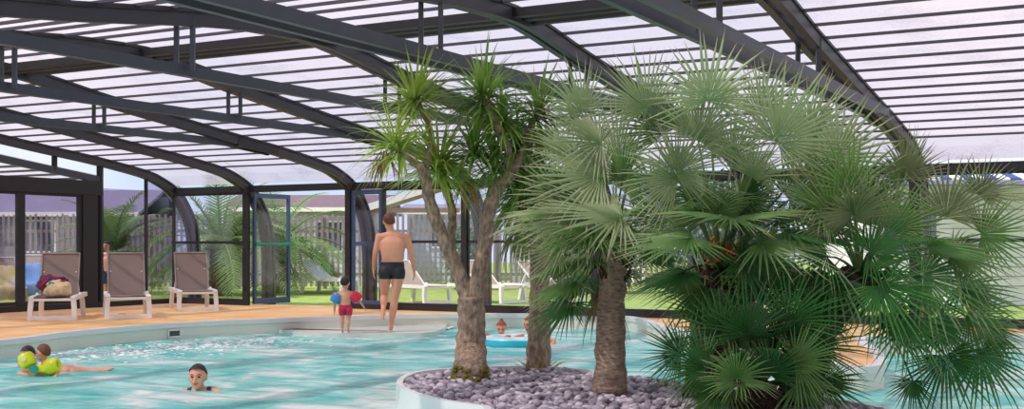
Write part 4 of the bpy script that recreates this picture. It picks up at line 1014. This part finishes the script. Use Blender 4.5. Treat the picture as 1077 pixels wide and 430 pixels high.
def date_palm(loc, h, L, n, label, seed):
    rg = random.Random(seed); T = tag(wempty('date_palm', loc), label, 'palm'); c = V(loc)+ZZ*h
    palm_trunk(T, [V(loc), V(loc)+ZZ*h*.5, c], [.28, .26, .24], FIBRE)
    for k in range(n):
        a = 2*PI*k/n*2.618+rg.uniform(-.2, .2); e_ = math.radians(rg.uniform(5, 82)); d = V((math.cos(a)*math.cos(e_), math.sin(a)*math.cos(e_), math.sin(e_)))
        b = MB(); p = c.copy(); dd = d.copy(); pts = [p.copy()]; l = L*rg.uniform(.8, 1.1); ns = 16
        for i in range(ns): dd = (dd-ZZ*.105).normalized(); p = p+dd*l/ns; pts.append(p.copy())
        b.tube(pts, [.022*(1-i/(ns+1))+.004 for i in range(ns+1)], 5, tips=[.2]*(ns+1))
        for i in range(2, ns+1):
            dd = (pts[i]-pts[i-1]).normalized(); s_ = dd.cross(ZZ)
            s_ = s_.normalized() if s_.length > .1 else V((1, 0, 0)); up = s_.cross(dd)
            for u_ in (0, .5):
                q_ = pts[i-1].lerp(pts[i], u_); ll = .45*math.sin(PI*min(1, (i+1.5)/(ns+3)))**.6
                for sg in (-1, 1):
                    ld = (s_*sg*.8+dd*.55+up*.25+V((rg.uniform(-.1, .1), rg.uniform(-.1, .1), -.15))).normalized(); wv_ = dd*.016
                    b.add([q_-wv_, q_+wv_, q_+ld*ll*.5+wv_*1.1-ZZ*.01, q_+ld*ll*.5-wv_*1.1-ZZ*.01, q_+ld*ll-ZZ*.06], [(0, 1, 2, 3), (3, 2, 4)], [.1, .1, .5, .5, .95])
        b.build('frond', rg.choice([MID, DP]), T)
DP = leaf_mat('date_palm_leaf', (118, 140, 84), (168, 156, 110), (92, 116, 64))
date_palm(V((-7.0, 28.5, 0)), 1.1, 2.5, 44, 'bushy date palm behind the glass bay next to the third lounger', 5)
date_palm(V((-5.95, 30.2, 0)), 1.15, 2.6, 40, 'date palm whose drooping fronds show in the open doorway', 9)
date_palm(V((-9.9, 29.5, 0)), 1.0, 1.9, 28, 'small date palm behind the tinted gable glass', 14)
def bush(loc, r, n, label, m, seed, cat='bush', name='bush', lf=.16):
    rg = random.Random(seed); b = MB(); loc = V(loc)
    for k in range(n):
        d = V((rg.gauss(0, 1), rg.gauss(0, 1), rg.gauss(0, 1))).normalized(); q = rg.random()**.35*(1+.25*noise.noise(d*2.2+V((seed, 0, 0))))
        p = loc+V((d.x*r[0]*q, d.y*r[1]*q, r[2]+d.z*r[2]*q)); s_ = V((rg.gauss(0, 1), rg.gauss(0, 1), rg.gauss(0, 1))).normalized(); t_ = s_.cross(d+V((.1, .2, .3))).normalized(); l = lf*rg.uniform(.6, 1.3)
        b.add([p, p+s_*l*.5+t_*l*.28, p+s_*l, p+s_*l*.5-t_*l*.28], [(0, 1, 2, 3)], [.1, .4, .7, .4])
    T = tag(wempty(name, loc), label, cat); b.build('foliage', m, T)
    m_ = MB(); m_.tube([loc, loc+ZZ*r[2]], [.12, .06], 8); m_.build('stem', FIBRE, T)
HEDGE = leaf_mat('hedge_leaf', (84, 112, 70), (96, 120, 76), (60, 88, 52))
bush((4.9, 27.0, 0), (1.5, 1.0, 1.45), 5200, 'dense green shrub outside behind the tallest fan palm', HEDGE, 3)
bush((2.0, 30.0, 0), (1.6, 1.0, 1.2), 4600, 'rounded green shrub by the fence behind the silvery palm', HEDGE, 6)
bush((-1.3, 32.0, 0), (.55, .45, .95), 1600, 'narrow shrub against the fence beside the standing man', HEDGE, 8, lf=.12)

def home(name, x0, x1, y, depth, h, wallm, roofm, label, boards=True, ridge=.9, win=(), over=.35, rl=None, gable_front=False):
    T = tag(wempty(name, V(((x0+x1)/2, y+depth/2, 0))), label, 'mobile home'); b = MB()
    b.box(((x0+x1)/2, y+depth/2, h/2), x1-x0, depth, h); 
    b.build('wall', wallm, T)
    b = MB(); z = h
    while z > .3 and boards:
        b.box(((x0+x1)/2, y-.006, z), x1-x0, .02, .018); z -= .19
    if boards: b.build('board_joint', mat('board_joint', (176, 170, 184), .8), T)
    r = MB(); o = over
    if gable_front:
        xm = (x0+x1)/2; vs = [(x0-o, y-o, h-.1), (xm, y-o, h+ridge), (x1+o, y-o, h-.1), (x0-o, y+depth+o, h-.1), (xm, y+depth+o, h+ridge), (x1+o, y+depth+o, h-.1)]
        r.add(vs+[(v[0], v[1], v[2]+.12) for v in vs], [(0, 3, 4, 1), (1, 4, 5, 2), (6, 7, 10, 9), (7, 8, 11, 10), (0, 1, 7, 6), (1, 2, 8, 7), (3, 9, 10, 4), (4, 10, 11, 5), (0, 6, 9, 3), (2, 5, 11, 8)])
        g_ = MB(); g_.add([(x0, y, h), (x1, y, h), (xm, y, h+ridge-.05), (x0, y+.1, h), (x1, y+.1, h), (xm, y+.1, h+ridge-.05)], [(0, 1, 2), (5, 4, 3), (0, 3, 4, 1), (1, 4, 5, 2), (2, 5, 3, 0)]); g_.build('gable_wall', wallm, T)
    else:
        ym = y+depth/2; vs = [(x0-o, y-o, h-.08), (x0-o, ym, h+ridge), (x0-o, y+depth+o, h-.08), (x1+o, y-o, h-.08), (x1+o, ym, h+ridge), (x1+o, y+depth+o, h-.08)]
        r.add(vs+[(v[0], v[1], v[2]+.1) for v in vs], [(0, 1, 4, 3), (1, 2, 5, 4), (6, 9, 10, 7), (7, 10, 11, 8), (0, 3, 9, 6), (2, 8, 11, 5), (0, 6, 7, 1), (1, 7, 8, 2), (3, 4, 10, 9), (4, 5, 11, 10)])
        b = MB(); b.box(((x0+x1)/2, y-o-.01, h), x1-x0+2*o, .04, .14); b.build('fascia', WHITE, T)
    r.build('roof', roofm, T, bevel=0)
    for (wx, wz, ww, wh) in win:
        f = MB()
        for dx in (-ww/2, ww/2): f.box((wx+dx, y-.03, wz), .06, .05, wh+.06)
        for dz in (-wh/2, wh/2): f.box((wx, y-.03, wz+dz), ww, .05, .06)
        fo = f.build('window', WHITE, T); p_ = MB(); p_.box((wx, y-.02, wz), ww-.05, .02, wh-.05); po_ = p_.build('pane', mat('dark_glass', (84, 88, 120), .1), None); po_.parent = fo
    return T
LILAC = mat('lilac_cladding', (196, 190, 214), .7); GREYV = mat('grey_violet_cladding', (128, 120, 150), .7); WHC = mat('white_cladding', (250, 248, 250), .6)
TILE = mat('tile_roof', (126, 104, 118), .8, col2=(88, 70, 84), nscale=9, stretch=(1, 6, 1)); SLATE = mat('grey_roof', (120, 118, 138), .7)
home('mobile_home', -19.5, -12.2, 38.0, 5, 2.2, GREYV, SLATE, 'grey violet mobile home with a pitched roof behind the fence at the gable door', win=((-15.2, 1.5, 1.2, 1.0),), ridge=.8)
home('mobile_home', -9.2, -4.4, 39.0, 5, 2.38, LILAC, TILE, 'lilac mobile home with a brown tiled roof seen through the open doorway', win=((-6.0, 1.5, .9, 1.0),), ridge=.5)
home('mobile_home', -3.6, -1.1, 41.0, 6, 2.35, mat('light_blue_cladding', (188, 200, 226), .7), SLATE, 'pale blue mobile home behind the fence, above the standing man', win=((-2.4, 1.6, .8, .9),), ridge=.3)
home('mobile_home', 0, 4.2, 37.0, 6, 2.35, WHC, SLATE, 'white clapboard mobile home behind the fence beyond the cordyline trunks', ridge=.5, win=((2.2, 1.6, 1.0, .9),))
# wooden porch with a white gable in front of the pale homes
T = tag(wempty('porch_roof', V((-2.9, 35.5, 0))), 'wooden porch with a white edged pitched roof rising over the fence above the standing man', 'porch')
WOODP = mat('porch_wood', (186, 140, 100), .7, noise_amt=.2, nscale=5)
for x in (-4.35, -1.75): bar('porch_post', V((x, 35.2, 0)), V((x, 35.2, 2.3)), .12, .12, WOODP, T, up=V((0, 1, 0)))
m = MB(); m.add([(-4.5, 34.9, 2.22), (-2.0, 34.9, 3.0), (-.9, 34.9, 3.0), (-.9, 38, 3.0), (-2.0, 38, 3.0), (-4.5, 38, 2.22)]+[(-4.5, 34.9, 2.30), (-2.0, 34.9, 3.08), (-.9, 34.9, 3.08), (-.9, 38, 3.08), (-2.0, 38, 3.08), (-4.5, 38, 2.30)],
    [(0, 1, 4, 5), (1, 2, 3, 4), (6, 11, 10, 7), (7, 10, 9, 8), (0, 6, 7, 1), (1, 7, 8, 2), (5, 4, 10, 11), (0, 5, 11, 6), (2, 8, 9, 3), (3, 9, 10, 4)]); m.build('porch_decking', WOODP, T)
m = MB(); m.beam((-4.55, 34.86, 2.22), (-1.95, 34.86, 3.03), .05, .2); m.beam((-1.95, 34.86, 3.03), (-.85, 34.86, 3.03), .05, .2); m.build('barge_board', WHITE, T)
m = MB(); m.box((-3.0, 35.3, 2.25), 2.9, .08, .14); m.build('porch_beam', WOODP, T)
# right hand home with striped awning
T = home('mobile_home', 7.0, 16.0, 23.6, 4, 2.28, WHC, SLATE, 'long white clapboard mobile home outside behind the leaning palm', ridge=.5, win=((7.9, 1.5, 1.1, 1.0),))
AW = tag(wempty('awning', V((11, 22.6, 2.3))), 'blue and white striped awning over the long white clapboard home', 'awning')
x = 7.2; i = 0
BLS = mat('awning_blue', (58, 84, 160), .7); WHS = mat('awning_white', (244, 244, 248), .7)
mbl, mwh = MB(), MB()
while x < 16:
    q_ = mbl if i % 2 == 0 else mwh
    q_.add([(x, 23.55, 2.72), (x+.22, 23.55, 2.72), (x+.22, 22.4, 2.42), (x, 22.4, 2.42), (x, 23.55, 2.75), (x+.22, 23.55, 2.75), (x+.22, 22.4, 2.45), (x, 22.4, 2.45)], [(3, 2, 1, 0), (4, 5, 6, 7), (0, 1, 5, 4), (2, 3, 7, 6), (1, 2, 6, 5), (3, 0, 4, 7)]); x += .22; i += 1
mbl.build('blue_stripe', BLS, AW); mwh.build('white_stripe', WHS, AW)
for xx in (7.3, 9.5, 12.7, 15.9): bar('awning_arm', V((xx, 23.6, 2.2)), V((xx, 22.42, 2.42)), .03, .03, WHITE, AW)
# low timber posts on the lawn at the right
YW = mat('yellow_timber', (206, 168, 96), .7, noise_amt=.2, nscale=6)
for px, lb in ((969, 'low yellow timber post on the lawn, standing alone behind the leaning palm'), (1021, 'low yellow timber post, of the close pair the one nearer the palm'), (1031, 'low yellow timber post, of the close pair the one farther from the palm')):
    p = at(px, 300, 18.9); p.z = 0; T = tag(wempty('timber_post', p), lb, 'post')
    bar('post_shaft', p, p+ZZ*.24, .09, .09, YW, T, up=V((0, 1, 0))); bar('post_cap', p+ZZ*.24, p+ZZ*.265, .11, .11, YW, T, up=V((0, 1, 0)))
